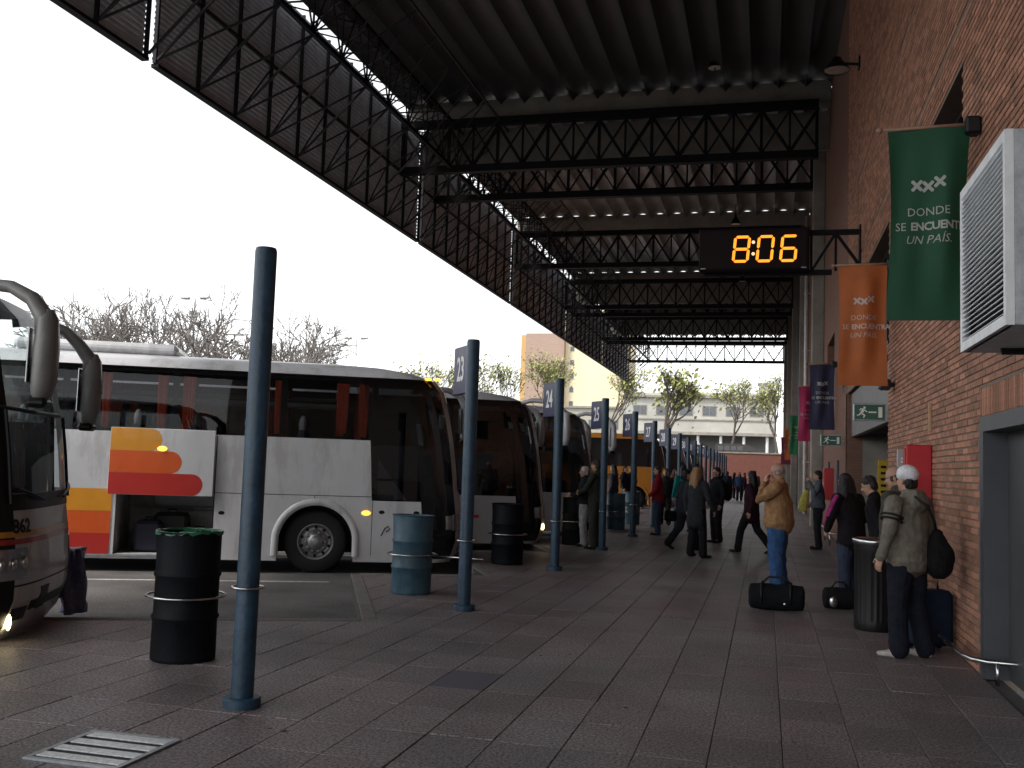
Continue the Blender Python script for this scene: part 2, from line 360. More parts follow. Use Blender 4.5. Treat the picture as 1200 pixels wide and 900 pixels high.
for l in (TL, TL/2):
    mb = MB(); tile_mb(mb, -TW/2, -l/2, l); o = mb.build('tile', tile_i, platform); meshes[l] = o.data; bpy.data.objects.remove(o)
blue_me = meshes[TL].copy(); blue_me.materials.clear(); blue_me.materials.append(tile_blue)
joined = MB(); rnd = random.Random(3)
for c in cells:
    dz = rnd.uniform(-.002, .002)
    if id(c) in ind:
        bl = (abs(c[3]+2.2) < .21 and abs(c[4]-7.6) < .31)
        link('tile', blue_me if bl and c[2] == TL else meshes[c[2]], platform, (c[3], c[4], dz), (rnd.uniform(-.001, .001), rnd.uniform(-.002, .002), 0))
    else:
        joined.p = rnd.random(); tile_mb(joined, c[0], c[1], c[2], dz)
def clip(poly, A, B):
    out = []; nx, ny = -(B[1]-A[1]), B[0]-A[0]          # keep the left of A->B
    for i in range(len(poly)):
        p, q = poly[i-1], poly[i]; a, b = (p[0]-A[0])*nx+(p[1]-A[1])*ny, (q[0]-A[0])*nx+(q[1]-A[1])*ny
        if (a >= 0) != (b >= 0): t_ = a/(a-b); out.append((p[0]+(q[0]-p[0])*t_, p[1]+(q[1]-p[1])*t_))
        if b >= 0: out.append(q)
    return out
E_ = {}
for k in range(-4, 18): E_['t', k] = tip(k) - (HD*1.35 if k == -1 else HD*0); E_['r', k] = root_(k) - (HD*1.35 if k == 0 else HD*0)
TRI = []
for k in range(-3, 12):
    TRI.append([E_['t', k], E_['r', k+1], E_['t', k+1]])
TRI.append([E_['t', -2], E_['t', -1], E_['t', 0]])
for x0, y in cuts:
    rect = [(x0+.004, y+.0025), (x0+TW-.004, y+.0025), (x0+TW-.004, y+TL-.0025), (x0+.004, y+TL-.0025)]
    zz = rnd.uniform(-.002, .001); joined.p = rnd.random()
    regs = [[(p.x, p.y) for p in T] for T in TRI] + [[(-4.05, 60), (-4.05, -9), (9, -9), (9, 60)]]
    for T in regs:
        if sum(T[i-1][0]*T[i][1]-T[i][0]*T[i-1][1] for i in range(len(T))) < 0: T = T[::-1]
        P = rect
        for i in range(len(T)):
            P = clip(P, T[i-1], T[i])
            if not P: break
        if len(P) >= 3 and abs(sum(P[i-1][0]*P[i][1]-P[i][0]*P[i-1][1] for i in range(len(P))))/2 > .003: joined.prism(P, lambda a, b, d: (a, b, d), -.02, zz)
tag(joined.build('tile', tile_a, platform), kind='stuff')
fp = MB(); 
outf = [(x, y) for x, y in OUT if y > 44.3]; 
fp.add([(1.8, 43.9, .0), (1.8, YF, .0), (-3.95, YF, .0), (-3.95, 43.9, .0)], [(0,1,2,3)])
fp.build('paving_sheet', tile_far, platform)
# kerb stones along the teeth
kcache = {}
def kerb_mesh(l):
    if l not in kcache: mb = MB(); mb.cbox(0, l-.008, -.16, 0, RB-.05, .006, .012); o = mb.build('kerb_stone', kerb_m); kcache[l] = o.data; bpy.data.objects.remove(o)
    return kcache[l]
for a, b in zip(edge[2:-4], edge[3:-3]):
    d = b-a; n_ = max(1, round(d.length)); l = round(d.length/n_, 4)
    for i in range(n_): link('kerb_stone', kerb_mesh(l), platform, a+d*(i/n_), (0, 0, math.atan2(d.y, d.x)))
# painted bay lines on the asphalt and an oil-dark strip
bl = MB()
for k in range(-1, 16):
    a = root_(k) - HD*.3; q = a - HD*11
    bl.add([(*(a+HN*.35).xy, RB+.004), (*(a+HN*.47).xy, RB+.004), (*(q+HN*.47).xy, RB+.004), (*(q+HN*.35).xy, RB+.004)], [(0,1,2,3)])
tag(bl.build('bay_marking', M('road_paint', (.45, .44, .42), rough=.8, var=.4, scale=9)), 'worn white painted lines between the bus bays', kind='structure')
# small litter and gum spots trodden on the tiles
lm = MB(); rl_ = random.Random(9)
for _ in range(170):
    x, y = rl_.uniform(-3.8, 1.4), 4.5+rl_.random()**1.6*26; r = rl_.uniform(.008, .026)
    lm.add([(x+r*cos(a)*rl_.uniform(.6,1.2), y+r*sin(a)*rl_.uniform(.6,1.2), .0035+rl_.random()*.002) for a in [2*pi*i/6 for i in range(6)]], [tuple(range(6))]); lm.p = rl_.random()
tag(lm.build('litter', MA('litter', (.20, .19, .19), amount=.9, rough=.8)), 'gum spots and scraps of litter scattered over the tiles', kind='stuff')
# drain grate
gt = thing('drain_grate', (-3.53, 4.955, 0), 'square pale metal drain grate let into the tiles in the near left corner', 'drain grate')
mb = MB(); X0, X1, Y0, Y1 = -.29, .29, -.295, .295
mb.box(X0,X1,Y0,Y0+.03,-.01,.012).box(X0,X1,Y1-.03,Y1,-.01,.012).box(X0,X0+.03,Y0+.03,Y1-.03,-.01,.012).box(X1-.03,X1,Y0+.03,Y1-.03,-.01,.012)
mb.build('frame', galv, gt)
b = MB(); b.box(X0+.03,X1-.03,Y0+.03,Y1-.03,.002,.004); b.build('sump', dark_in, gt)
pg = MB(); pg.box(X0+.03, X1-.03, -.05, .05, .004, .010); pm = None
for i in range(4):
    q = MB(); yy = Y0+.03+i*.1375; q.cbox(X0+.032, X1-.032, yy+.030, yy+.110, .004, .0115, .002); q.build('slat', M('grate_slat', (.72, .74, .74), rough=.45, metal=.3, var=.3, scale=40) if i == 0 else bpy.data.materials['grate_slat'], gt)

# ------------------------------------------------------------------- station wall
wall = thing('station_wall', (1.8, 9, 0), 'long dark red brick station wall along the right of the platform', 'wall')
def W(name, mb, m, parent=None, **k):
    o = mb.build(name, m, parent or wall); o.location = Vector((-1.8, -9, 0)) if parent is None else (0,0,0); return o
DOOR = (3.0, 9.37, -.1, 2.2); ENT = (16.15, 24.16, -.1, 3.55)
WIN = [(10.15, 13.2, 3.75, 5.69), (16.1, 19.4, 3.75, 5.62), (22.4, 25.6, 3.75, 5.62), (28.6, 31.8, 3.75, 5.62)]
OPEN = [DOOR, ENT] + WIN
def hole(y, z, m=0.): return any(a-m < y < b+m and c-m < z < d+m for a, b, c, d in OPEN)
def core(name, mat, y0, y1, x0, x1, z1=13.4):
    ys = sorted({y0, y1} | {v for o in OPEN for v in o[:2] if y0 < v < y1}); zs = sorted({-.1, z1} | {v for o in OPEN for v in o[2:] if -.1 < v < z1})
    mb = MB()
    for a, b in zip(ys, ys[1:]):
        for c, d in zip(zs, zs[1:]):
            if not hole((a+b)/2, (c+d)/2): mb.box(x0, x1, a, b, c, d)
    return W(name, mb, mat)
core('wall_core', mortar, -14, 24.16, 1.812, 2.15)
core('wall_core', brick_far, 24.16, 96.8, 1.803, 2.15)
# bricks: 300 single ones nearest the lens, the rest joined
BL, BH = .262, .065
bm1 = MB(); bm1.add([(0,-.125,-.0265),(0,.125,-.0265),(0,.125,.0265),(0,-.125,.0265),(-.012,-.121,-.0225),(-.012,.121,-.0225),(-.012,.121,.0225),(-.012,-.121,.0225)],
                    [(0,1,5,4),(1,2,6,5),(2,3,7,6),(3,0,4,7),(4,5,6,7)])
bo = bm1.build('brick', brick_i, wall); brick_me = bo.data; bpy.data.objects.remove(bo)
spots = []
r = 0; z = .035
while z < 13.35:
    JOINT = abs(z-6.13) < .033 or abs(z-7.75) < .033
    if not JOINT:
        y = 7.3 + (BL/2 if r % 2 else 0)
        while y < 24.1:
            if not hole(y, z, .03) and not (DOOR[3] < z < DOOR[3]+.27 and y < DOOR[1]+.02): 
                if not any(abs(y-e) < .12 and c-.02 < z < d+.02 for a, b, c, d in OPEN for e in (a, b)): spots.append((y, z, 1.))
                else:
                    for e, sg in [(o[0], -1) for o in OPEN]+[(o[1], 1) for o in OPEN]:
                        if abs(y-e) < .12:
                            l = (y+sg*.125) - e if sg > 0 else e - (y-.125)
                            if l > .03: spots.append(((e+.006+y+.125)/2 if sg > 0 else (y-.125+e-.006)/2, z, l/.25))
            y += BL
    r += 1; z += BH
def szz(s):
    p = proj((1.8, s[0], s[1])); return -p[2]
near = sorted([s for s in spots if seen((1.8, s[0], s[1]), 5) and s[1] < 4.2], key=lambda s: s[0]**2*.9 + (s[1]-1.65)**2 + 3)[:265]
nid = set(id(s) for s in near); jb = MB(); rnd = random.Random(5)
for s in spots:
    if id(s) in nid:
        o = link('brick', brick_me, wall, (0+rnd.uniform(-.002, .002), s[0]-9, s[1]), (rnd.uniform(-.008, .008), rnd.uniform(-.02, .02), rnd.uniform(-.006, .006))); o.scale.y = s[2]; o.location.x += .012
    else:
        x = 1.812 + rnd.uniform(-.002, .002); a, b = s[0]-.125*s[2], s[0]+.125*s[2]; c, d = s[1]-.0265, s[1]+.0265; jb.p = rnd.random()
        jb.add([(x,a,c),(x,b,c),(x,b,d),(x,a,d),(x-.012,a+.004,c+.004),(x-.012,b-.004,c+.004),(x-.012,b-.004,d-.004),(x-.012,a+.004,d-.004)], [(0,1,5,4),(1,2,6,5),(2,3,7,6),(3,0,4,7),(4,5,6,7)])
tag(W('brick', jb, brick_a), kind='stuff')
for i in range(33):                                       # soldier course over the door
    o = link('brick', brick_me, wall, (.010+rnd.uniform(-.002, .002), DOOR[1]-.03-i*.071-9, 2.325), (radians(90)+rnd.uniform(-.01, .01), 0, 0)); o.scale.y = .98
# door recess: steel frame, leaf
df = MB(); df.box(1.795, 2.02, 9.23, 9.37, 0, 2.2); df.box(1.795, 2.02, 3, 9.23, 2.07, 2.2); fr = W('door_frame', df, grey_steel)
dl = MB(); dl.box(1.99, 2.04, 3, 9.225, 0.01, 2.07); W('door', dl, grey_door)
fl = MB(); fl.box(1.99, 2.6, 9.24, 9.36, 2.21, 2.22)
# windows high in the wall
for a, b, c, d in WIN:
    f = MB(); f.box(2.02, 2.07, a, a+.07, c, d).box(2.02, 2.07, b-.07, b, c, d).box(2.02, 2.07, a+.07, b-.07, c, c+.07).box(2.02, 2.07, a+.07, b-.07, d-.07, d)
    for i in (1, 2): yy = a+(b-a)*i/3; f.box(2.02, 2.07, yy-.03, yy+.03, c+.07, d-.07)
    f.box(1.79, 2.07, a-.04, b+.04, c-.06, c-.002)
    fo = W('window_frame', f, black_pl); pn = MB(); pn.box(2.05, 2.06, a+.03, b-.03, c+.03, d-.03); q = pn.build('pane', dark_glass, fo)
# entrance recess
en = MB(); en.box(1.803, 6, 24.165, 24.4, -.05, 3.56); W('entrance_side', en, concrete)
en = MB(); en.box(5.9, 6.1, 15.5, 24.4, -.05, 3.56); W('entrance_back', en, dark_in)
en = MB(); en.box(2.16, 6, 15.9, 16.14, -.05, 3.56); W('entrance_side', en, concrete)
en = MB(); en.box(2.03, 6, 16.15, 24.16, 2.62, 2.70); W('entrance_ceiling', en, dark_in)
en = MB(); en.cbox(1.9, 2.03, 16.17, 24.14, 2.55, 3.545, .01); pan = W('fascia_panel', en, M('fascia_blue_grey', (.065, .07, .088), rough=.45, metal=.3, var=.15, scale=1.5))
for i in range(2):
    t = MB(); t.box(2.6+i*1.2, 2.68+i*1.2, 17, 23, 2.58, 2.615); W('strip_light', t, galv)
ef = MB(); ef.add([(1.9,15.9,.003),(6,15.9,.003),(6,24.2,.003),(1.9,24.2,.003)], [(0,1,2,3)]); W('entrance_floor', ef, tile_far)
ed = MB(); ed.box(5.84, 5.89, 17, 23.5, 0, 2.4); W('glass_door', ed, dark_glass)
# concrete pilasters carrying the trusses, and pipes
for yy in (34.0, 46.6, 60.2, 74.0, 88.0):
    pb = MB(); pb.cbox(1.42, 1.80, yy-.3, yy+.3, 0, 13.3, .02); W('pilaster', pb, concrete)
def pipe(x, y, z0, z1, r, m, label, cat='pipe', group=None):
    t = thing('drain_pipe', (x, y, z0), label, cat, group); b = MB(); b.tube([(0,0,0),(0,0,z1-z0)], r, 10); b.build('pipe', m, t, smooth=True)
    for zz in (.6, 2.2, 4.5, 7, 9.5):
        c = MB()
        if zz < z1-z0: c.lathe([(r, zz-.03), (r+.015, zz-.03), (r+.015, zz+.03), (r, zz+.03)], 10, cap=False); c.box(0, 1.8-x, -.02, .02, zz-.02, zz+.02)
        if c.v: c.build('clip', m, t)
pipe(1.60, 35.6, 0, 3.2, .11, ac_white, 'thick pale pipe on the wall below the magenta banner')
pipe(1.62, 53, 0, 12.9, .07, blue_post, 'tall thin dark blue pipe on the far brick wall')
pipe(1.62, 44.5, 0, 12.9, .07, ac_white, 'tall pale pipe running up the far wall to the roof')

# ------------------------------------------------------------------- canopy
can = thing('station_canopy', (-5, 30, 0), 'huge black steel canopy with lattice trusses and ribbed roof over the buses', 'canopy')
def Cn(name, mb, m, parent=None, smooth=False):
    o = mb.build(name, m, parent or can, smooth)
    if parent is None: o.location = (5, -30, 0)
    return o
DZ = 13.4; SECS = [(-14, 3.0), (3.3, 17.0), (17.3, 30.85), (31.15, 46.2), (46.5, 60.0), (60.3, 74.0), (74.3, 88.4)]
PW = .80
for a, b in SECS:
    mb = MB(); N = 10; L = b-a; prof = [(PW*(i/N-.5), .27*abs(sin(pi*i/N))**.75) for i in range(N+1)]
    v = []; 
    for yy in (0, L):
        for u, h in prof: v.append((u, yy, h))
        for u, h in prof: v.append((u, yy, h+.015))
    k = N+1; f = []
    for i in range(N):
        f.append((i, i+1, 2*k+i+1, 2*k+i)); f.append((k+i+1, k+i, 3*k+i, 3*k+i+1))
        f.append((i, k+i, k+i+1, i+1)); f.append((2*k+i, 2*k+i+1, 3*k+i+1, 3*k+i))
    mb.sm = True; mb.add(v, f); o = mb.build('roof_rib', deck_daylit if 31 < a < 47 else deck_m, can); me = o.data; bpy.data.objects.remove(o)
    i = 0
    while -11.75+PW*i+PW/2 < 1.9:
        link('roof_rib', me, can, (5-11.35+PW*i, a-30, DZ)); i += 1
TRX0, TRX1 = -11.9, 1.42
def truss(y, z0=11.25, z1=12.8, ch=.24):
    t = bpy.data.objects.new('truss', None); COL.objects.link(t); t.parent = can; t.location = (5, y-30, 0)
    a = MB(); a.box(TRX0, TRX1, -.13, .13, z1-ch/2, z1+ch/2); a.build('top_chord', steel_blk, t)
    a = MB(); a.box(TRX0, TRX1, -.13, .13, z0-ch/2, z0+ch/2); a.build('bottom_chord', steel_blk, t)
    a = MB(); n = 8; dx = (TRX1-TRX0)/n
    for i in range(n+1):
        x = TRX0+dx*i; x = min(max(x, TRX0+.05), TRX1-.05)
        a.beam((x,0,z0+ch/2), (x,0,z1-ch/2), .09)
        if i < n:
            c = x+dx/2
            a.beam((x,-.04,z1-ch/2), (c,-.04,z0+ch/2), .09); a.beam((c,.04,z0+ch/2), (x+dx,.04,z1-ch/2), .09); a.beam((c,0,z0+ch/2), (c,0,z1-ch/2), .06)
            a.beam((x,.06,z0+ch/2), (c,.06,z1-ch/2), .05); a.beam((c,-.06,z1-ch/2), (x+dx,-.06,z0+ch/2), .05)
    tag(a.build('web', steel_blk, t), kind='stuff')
for y in (3.2, 16.9, 30.5, 34.0, 46.3, 58.6, 61.5, 73.0, 75.2, 88.3): truss(y)
for y in (3.1, 17.1, 30.95, 46.35, 60.15, 74.15):
    b = MB(); b.box(-11.8, 1.79, y-.3, y+.3, 12.93, 13.60); Cn('concrete_beam', b, concrete)
b = MB(); b.box(-11.5, 1.79, 31.5, 31.62, 11.7, 12.92); Cn('beam_panel', b, concrete)
for y in (60.0, 74.0): b = MB(); b.box(-11.5, 1.79, y, y+.12, 11.7, 12.92); Cn('beam_panel', b, concrete)
# fascia of corrugated sheets on posts
FX, FZ0, FZ1 = -12.0, 9.45, 13.3
FSEC = [(-14, 1.2, 10), (1.45, 16.65, 10), (16.95, 32.6, 10), (32.85, 45.85, 9), (46.1, 59.6, 9), (59.8, 73.9, 9), (74.1, 88.3, 9)]
for a, b, n in FSEC:
    w_ = (b-a)/n; mb = MB(); pitch = .12; nn = int((FZ1-FZ0)/pitch); pr = []
    for i in range(nn):
        z = FZ0+i*pitch; pr += [(0, z), (0, z+.05), (-.035, z+.065), (-.035, z+.105)]
    pr.append((0, FZ1)); v = [(x, 0, z) for x, z in pr]+[(x, w_, z) for x, z in pr]; k = len(pr)
    mb.add(v, [(i, i+1, k+i+1, k+i) for i in range(k-1)]); o = mb.build('fascia_panel', fascia_m, can); me = o.data; bpy.data.objects.remove(o)
    pm = MB(); pm.box(.005, .08, -.03, .03, FZ0-.02, FZ1); po = pm.build('fascia_post', strut_m, can); pme = po.data; bpy.data.objects.remove(po)
    for i in range(n): link('fascia_panel', me, can, (FX+5, a+i*w_-30, 0))
    for i in range(n+1): link('fascia_post', pme, can, (FX+5, a+i*w_-30, 0))
    rl = MB(); rl.box(FX-.04, FX+.12, a, b, FZ0-.10, FZ0-.025); Cn('bottom_rail', rl, steel_blk)
    lt = MB(); ix = -10.1
    lc = MB(); lc.box(ix-.055, ix+.055, a, b, 11.24, 11.35); Cn('chord', lc, steel_blk)
    lc = MB(); lc.box(ix-.045, ix+.045, a, b, 12.76, 12.85); Cn('chord', lc, steel_blk)
    for i in range(n+1):
        y = a+i*w_; y2 = y+w_
        lt.beam((FX+.1, y, FZ0+.05), (ix, y, 11.25), .045); lt.beam((FX+.1, y, 12.9), (ix, y, 12.85), .04); lt.beam((FX+.1, y, 12.9), (ix, y, 11.3), .03); lt.beam((ix, y, 11.3), (ix, y, 12.8), .04)
        if i < n:
            m = (y+y2)/2
            lt.beam((ix, y, 11.3), (ix, m, 12.8), .035); lt.beam((ix, m, 12.8), (ix, y2, 11.3), .035); lt.beam((FX+.1, y, FZ0+.05), (ix, y2, 11.25), .045)
            lt.beam((FX+.1, y, 12.9), (ix, y2, 12.85), .03); lt.beam((FX+.1, y2, 12.9), (ix, y, 12.85), .03)
            lt.beam((FX+.1, y, FZ0+.05), (FX+.1, y2, 11.3), .03)
            lt.beam((ix, y, 11.3), (ix+1.6, y+w_*.5, 12.8), .03); lt.beam((ix, y2, 11.3), (ix+1.6, y+w_*.5, 12.8), .03)
    lt.box(ix+1.57, ix+1.63, a, b, 12.77, 12.83)
    lt.box(FX+.03, FX+.10, a, b, 11.27, 11.33)
    tag(Cn('lattice', lt, strut_m), kind='stuff')
# tall columns of the canopy out in the yard, hidden behind the parked buses
# high-bay lamps and wall floodlight
LAMPG = M('lamp_glass', (.62,.58,.50), rough=.3)
def bay_lamp(loc, label, grp=None):
    t = thing('ceiling_lamp', loc, label, 'ceiling lamp', grp)
    b = MB(); b.lathe([(.05,.5),(.06,.32),(.12,.25),(.21,.05),(.22,0),(.20,.005)], 18, cap=False); b.build('shade', black_pl, t, smooth=True)
    b = MB(); b.lathe([(.0,.012),(.20,.012),(.2,.02),(0,.02)], 18); b.build('lens', LAMPG, t)
    b = MB(); b.tube([(0,0,.45),(0,0,DZ-loc[2]+.02)], .02, 6); b.build('stem', black_pl, t)
def at(u, v, Y):
    d = CR*((u-600)/1167) + CF + CU*((450-v)/1167); t = Y/d.y; return Vector((d.x*t, Y, 1.65+d.z*t))
p = at(838, 80, 29.0); bay_lamp((p.x, p.y, p.z), 'round lamp hanging from the dark near roof bay')
p = at(862, 263, 44.0); bay_lamp((p.x, p.y, p.z), 'round lamp hanging just above the digital clock')
p = at(870, 330, 58.0); bay_lamp((p.x, p.y, p.z), 'round lamp hanging right behind the digital clock, in the third bay')
t = thing('wall_floodlight', (1.79, 21.2, 10.15), 'dark floodlight on a short arm high on the brick wall', 'floodlight')
b = MB(); b.tube([(0,0,.05),(-.35,0,.1)], .03, 8); b.box(-.02,.02,-.1,.1,-.05,.2); b.build('arm', black_pl, t)
b = MB(); b.lathe([(.08,.22),(.14,.12),(.26,-.03),(.27,-.06)], 16, c=(-.45,0,0), cap=False); b.build('shade', black_pl, t, smooth=True)
b = MB(); b.lathe([(0,-.045),(.255,-.045),(.255,-.035),(0,-.035)], 16, c=(-.45,0,0)); b.build('lens', lens_m, t)
# =================================================================== COACHES
BW = 1.275
FS = [(.20,-.16),(.32,-.07),(.55,0),(.80,0),(1.05,-.02),(1.20,-.04),(1.42,-.07),(1.8,-.11),(2.15,-.16),(2.6,-.25),(3.0,-.36),(3.18,-.50),(3.28,-.78),(3.36,-1.25),(3.41,-1.9)]
HWL = [(0,BW),(2.15,BW),(2.6,BW-.008),(3.0,BW-.03),(3.18,BW-.065),(3.28,BW-.13),(3.36,BW-.27),(3.41,BW-.55)]
def lerp(t, x):
    for (a, b), (c, d) in zip(t, t[1:]):
        if x <= c: return b + (d-b)*max(0, min(1, (x-a)/(c-a)))
    return t[-1][1]
NE = 3.2
def fpt(y, z, off=0.):
    """local point on the curved front at half-width y, height z"""
    q = min(.999, abs(y)/lerp(HWL, z)); x = -.75+.75*(1-q**NE)**(1/NE)
    return Vector((x + lerp(FS, z) + off, y, z))
def coach(loc, label, paint, roof=None, Lb=11.0, arches=((-2.45, .60), (-8.6, .60)), side_glass=None, dark=None, front_glass=None, belt=2.15, interior=True, seatx=(), curtains=(), hold=None, mirrors=('r', 'l'), mirror_mat=None, pillar=None, group=None, panes=(-1.60, -3.05, -4.72, -6.35, -8.0, -9.6), low=-1.57, door=True, seams=True, rz=25, name='parked_coach', grille=True, plain=False, moff={}):
    roof = roof or paint; side_glass = side_glass or glass_side; dark = dark or glass_dark; front_glass = front_glass or dark; pillar = pillar or paint
    t = thing(name, loc, label, 'coach', group, radians(rz))
    Z = [.20,.26,.32,.55,.80,1.05,1.18,1.42,1.8,belt,2.6,3.0,3.18,3.28,3.36,3.41]; nz = len(Z)
    xs = {-Lb+.02, -Lb+.3, low, -.75, -.76-.0}
    xs |= set(panes); 
    for c, r in arches: xs |= {c + r*1.0*cos(pi*i/12) for i in range(13)}
    if hold: xs |= {hold[0], hold[1]}
    x = -Lb+.8
    while x < -1: xs.add(round(x, 2)); x += .9
    xs = sorted(v for v in xs if -Lb <= v <= -.75)
    o = []
    for v in xs:
        if not o or v-o[-1] > .012: o.append(v)
    xs = o
    half = [(-Lb, .0001), (-Lb, .7), (-Lb, BW-.12)] + [(v, BW) for v in xs] ; side_n = len(half); T = [8,16,24,32,40,48,56,64,72,80,86]
    for d in T: c, s = cos(radians(d)), sin(radians(d)); half.append((-.75+.75*s**(2/NE), BW*c**(2/NE)))
    half.append((0, .0001)); nh = len(half)
    loop = [(a, -b, i) for i, (a, b) in enumerate(half)] + [(a, b, i) for i, (a, b) in reversed(list(enumerate(half)))]
    nl = len(loop)
    def zb(px):
        for c, r in arches:
            if abs(px-c) < r - 1e-4: return max(.32, .5 + sqrt(r*r-(px-c)**2))
        return 0
    V = []
    for z in Z:
        for px, py, i in loop:
            z2 = max(z, zb(px)) if side_n > i >= 3 and z < 1.3 else z
            w_ = max(0, min(1, (px+3.2)/3.2)); w_ = w_*w_*(3-2*w_)
            fx = lerp(FS, z2) if z2 > .6 else lerp(FS, z2)*(1 if px > -.8 else 0)
            V.append((px + fx*(w_ if z2 > .6 else 1), py*lerp(HWL, z2)/BW, z2))
    groups = {}
    for j in range(nz-1):
        for k in range(nl):
            k2 = (k+1) % nl; q = (j*nl+k, j*nl+k2, (j+1)*nl+k2, (j+1)*nl+k)
            c = [sum(V[i][a] for i in q)/4 for a in range(3)]
            if max(V[i][2] for i in q)-min(V[i][2] for i in q) < .004: continue
            p0, p1 = loop[k], loop[k2]; cx = (p0[0]+p1[0])/2; right = c[1] < 0; zc = (Z[j]+Z[j+1])/2
            ii = min(p0[2], p1[2]); corner = ii >= side_n-1; ang = T[min(ii-side_n+1, len(T)-1)] if corner else 0
            key = 'body'
            if zc > 3.18: key = 'roof'
            elif corner:
                if plain and (ang <= 40 and zc < belt): pass
                elif ang <= 40:
                    if zc > 1.18: key = 'door' if right and door else ('pane', 0, right)
                    elif right and door and zc > .27: key = 'door'
                elif ang <= 56: key = 'pillar'
                elif zc > 1.42: key = 'windshield'
            elif plain and cx > low and zc < belt: pass
            elif cx > low:
                if zc > 1.18: key = ('pane', 1, right)
            elif zc > belt and cx > -Lb+.05:
                m = sum(cx < b for b in panes); key = ('pane', m+1, right)
            if hold and right and hold[0] < cx < hold[1] and .26 < zc < 1.18 and not corner: continue
            groups.setdefault(key, []).append(q)
    # roof cap
    top = [(nz-1)*nl+k for k in range(nl)]
    mats = dict(body=paint, roof=roof, pillar=pillar, windshield=front_glass, door=dark)
    def sub(faces):
        idx = sorted({i for f in faces for i in f}); mp = {a: b for b, a in enumerate(idx)}; m = MB()
        m.add([V[i] for i in idx], [tuple(mp[i] for i in f) for f in faces]); return m
    for key, fs in groups.items():
        m = sub(fs)
        if key == 'roof':
            b = len(m.v); ring = [V[i] for i in top]
            m.add(ring + [(q[0]*.985-.05, q[1]*.45, 3.435) for q in ring], [(i, (i+1) % nl, nl+(i+1) % nl, nl+i) for i in range(nl)] + [tuple(range(nl, 2*nl))])
        nm = 'pane' if isinstance(key, tuple) else ('front_door' if key == 'door' else key)
        mt = mats.get(key) if not isinstance(key, tuple) else (dark if key[1] <= 1 else side_glass)
        ob = m.build(nm, mt, t); sharp(ob, 30)
    # black rubber pillars behind the glass
    pb = MB()
    for b in panes:
        for s in (-1, 1): pb.box(b-.05, b+.05, s*1.20 if s < 0 else 1.17, s*1.17 if s < 0 else 1.20, belt-.1, 3.1)
    pb.build('window_pillar', black_pl, t)
    # under-frame, floor and inside
    u = MB(); u.box(-Lb+.1, -3.1, -1.15, 1.15, .24, 1.18 if not hold else .25)
    if hold: u.box(-Lb+.1, hold[0]-.03, -1.15, 1.15, .25, 1.18).box(hold[1]+.03, -3.1, -1.15, 1.15, .25, 1.18)
    u.box(-1.8, -.35, -1.1, 1.1, .26, .62); u.box(-3.1, -1.8, -.75, .75, .3, 1.18); u.box(-Lb+.1, -1.75, -1.22, 1.22, 1.18, 1.24); u.box(-1.75, -1.0, -.2, 1.1, .6, 1.0)
    u.box(-Lb+.06, -Lb+.12, -1.2, 1.2, .3, 2.2)
    u.build('underframe', dark_in, t)
    if interior:
        c = MB(); c.box(-Lb+.1, -2.2, -1.16, 1.16, 3.10, 3.14); c.build('ceiling', dark_in, t)
        for s in (-1, 1):
            r = MB(); r.cbox(-Lb+.2, -2.2, s*.62 if s > 0 else -1.12, 1.12 if s > 0 else -.62, 2.74, 2.80 if s < 0 else 2.84, .01); r.build('luggage_rack', cover_m if s > 0 else dark_in, t)
        for sx in seatx:
            for sy in (-.82, .82):
                m = MB(); m.cbox(sx-.06, sx+.08, sy-.42, sy+.42, 1.5, 2.28, .04); m.cbox(sx-.05, sx+.45, sy-.42, sy+.42, 1.45, 1.62, .04); so = m.build('seat', seat_m, t)
                for hy in (-.2, .2):
                    m = MB(); m.ell((sx+.01, sy+hy, 2.36), (.07, .14, .16), 10, 6); ho = m.build('headrest', seat_m if (int(abs(sx)*7)+int(hy > 0)) % 3 == 0 else cover_m, so, smooth=True)
        for cx, wd, zlo in curtains:
            for s in (-1, 1):
                m = MB(); N = 12; v = []
                for zz, k in ((zlo, .75), (2.55, .9), (3.06, 1.0)):
                    for i in range(N+1): v.append((cx+wd*(i/N-.5)*k, s*(1.165+.018*sin(i*2.4)), zz))
                m.add(v, [(r*(N+1)+i, r*(N+1)+i+1, (r+1)*(N+1)+i+1, (r+1)*(N+1)+i) for r in range(2) for i in range(N)]); m.build('curtain', curtain_m, t, smooth=True)
        d = MB(); d.cbox(-1.15, -.62, -.05, 1.0, .95, 1.48, .08); d.build('dashboard', dark_in, t)
        m = MB(); m.lathe([(.2,0),(.225,.012),(.2,.024)], 18, c=(0,0,0), cap=False); so = m.build('steering_wheel', black_pl, t, smooth=True); so.location = (-1.2, .55, 1.52); so.rotation_euler = (0, radians(25), 0)
        m = MB(); m.cbox(-1.95, -1.8, .3, .8, 1.2, 2.15, .05).cbox(-1.9, -1.45, .3, .8, 1.2, 1.35, .04); so = m.build('driver_seat', seat_m, t)
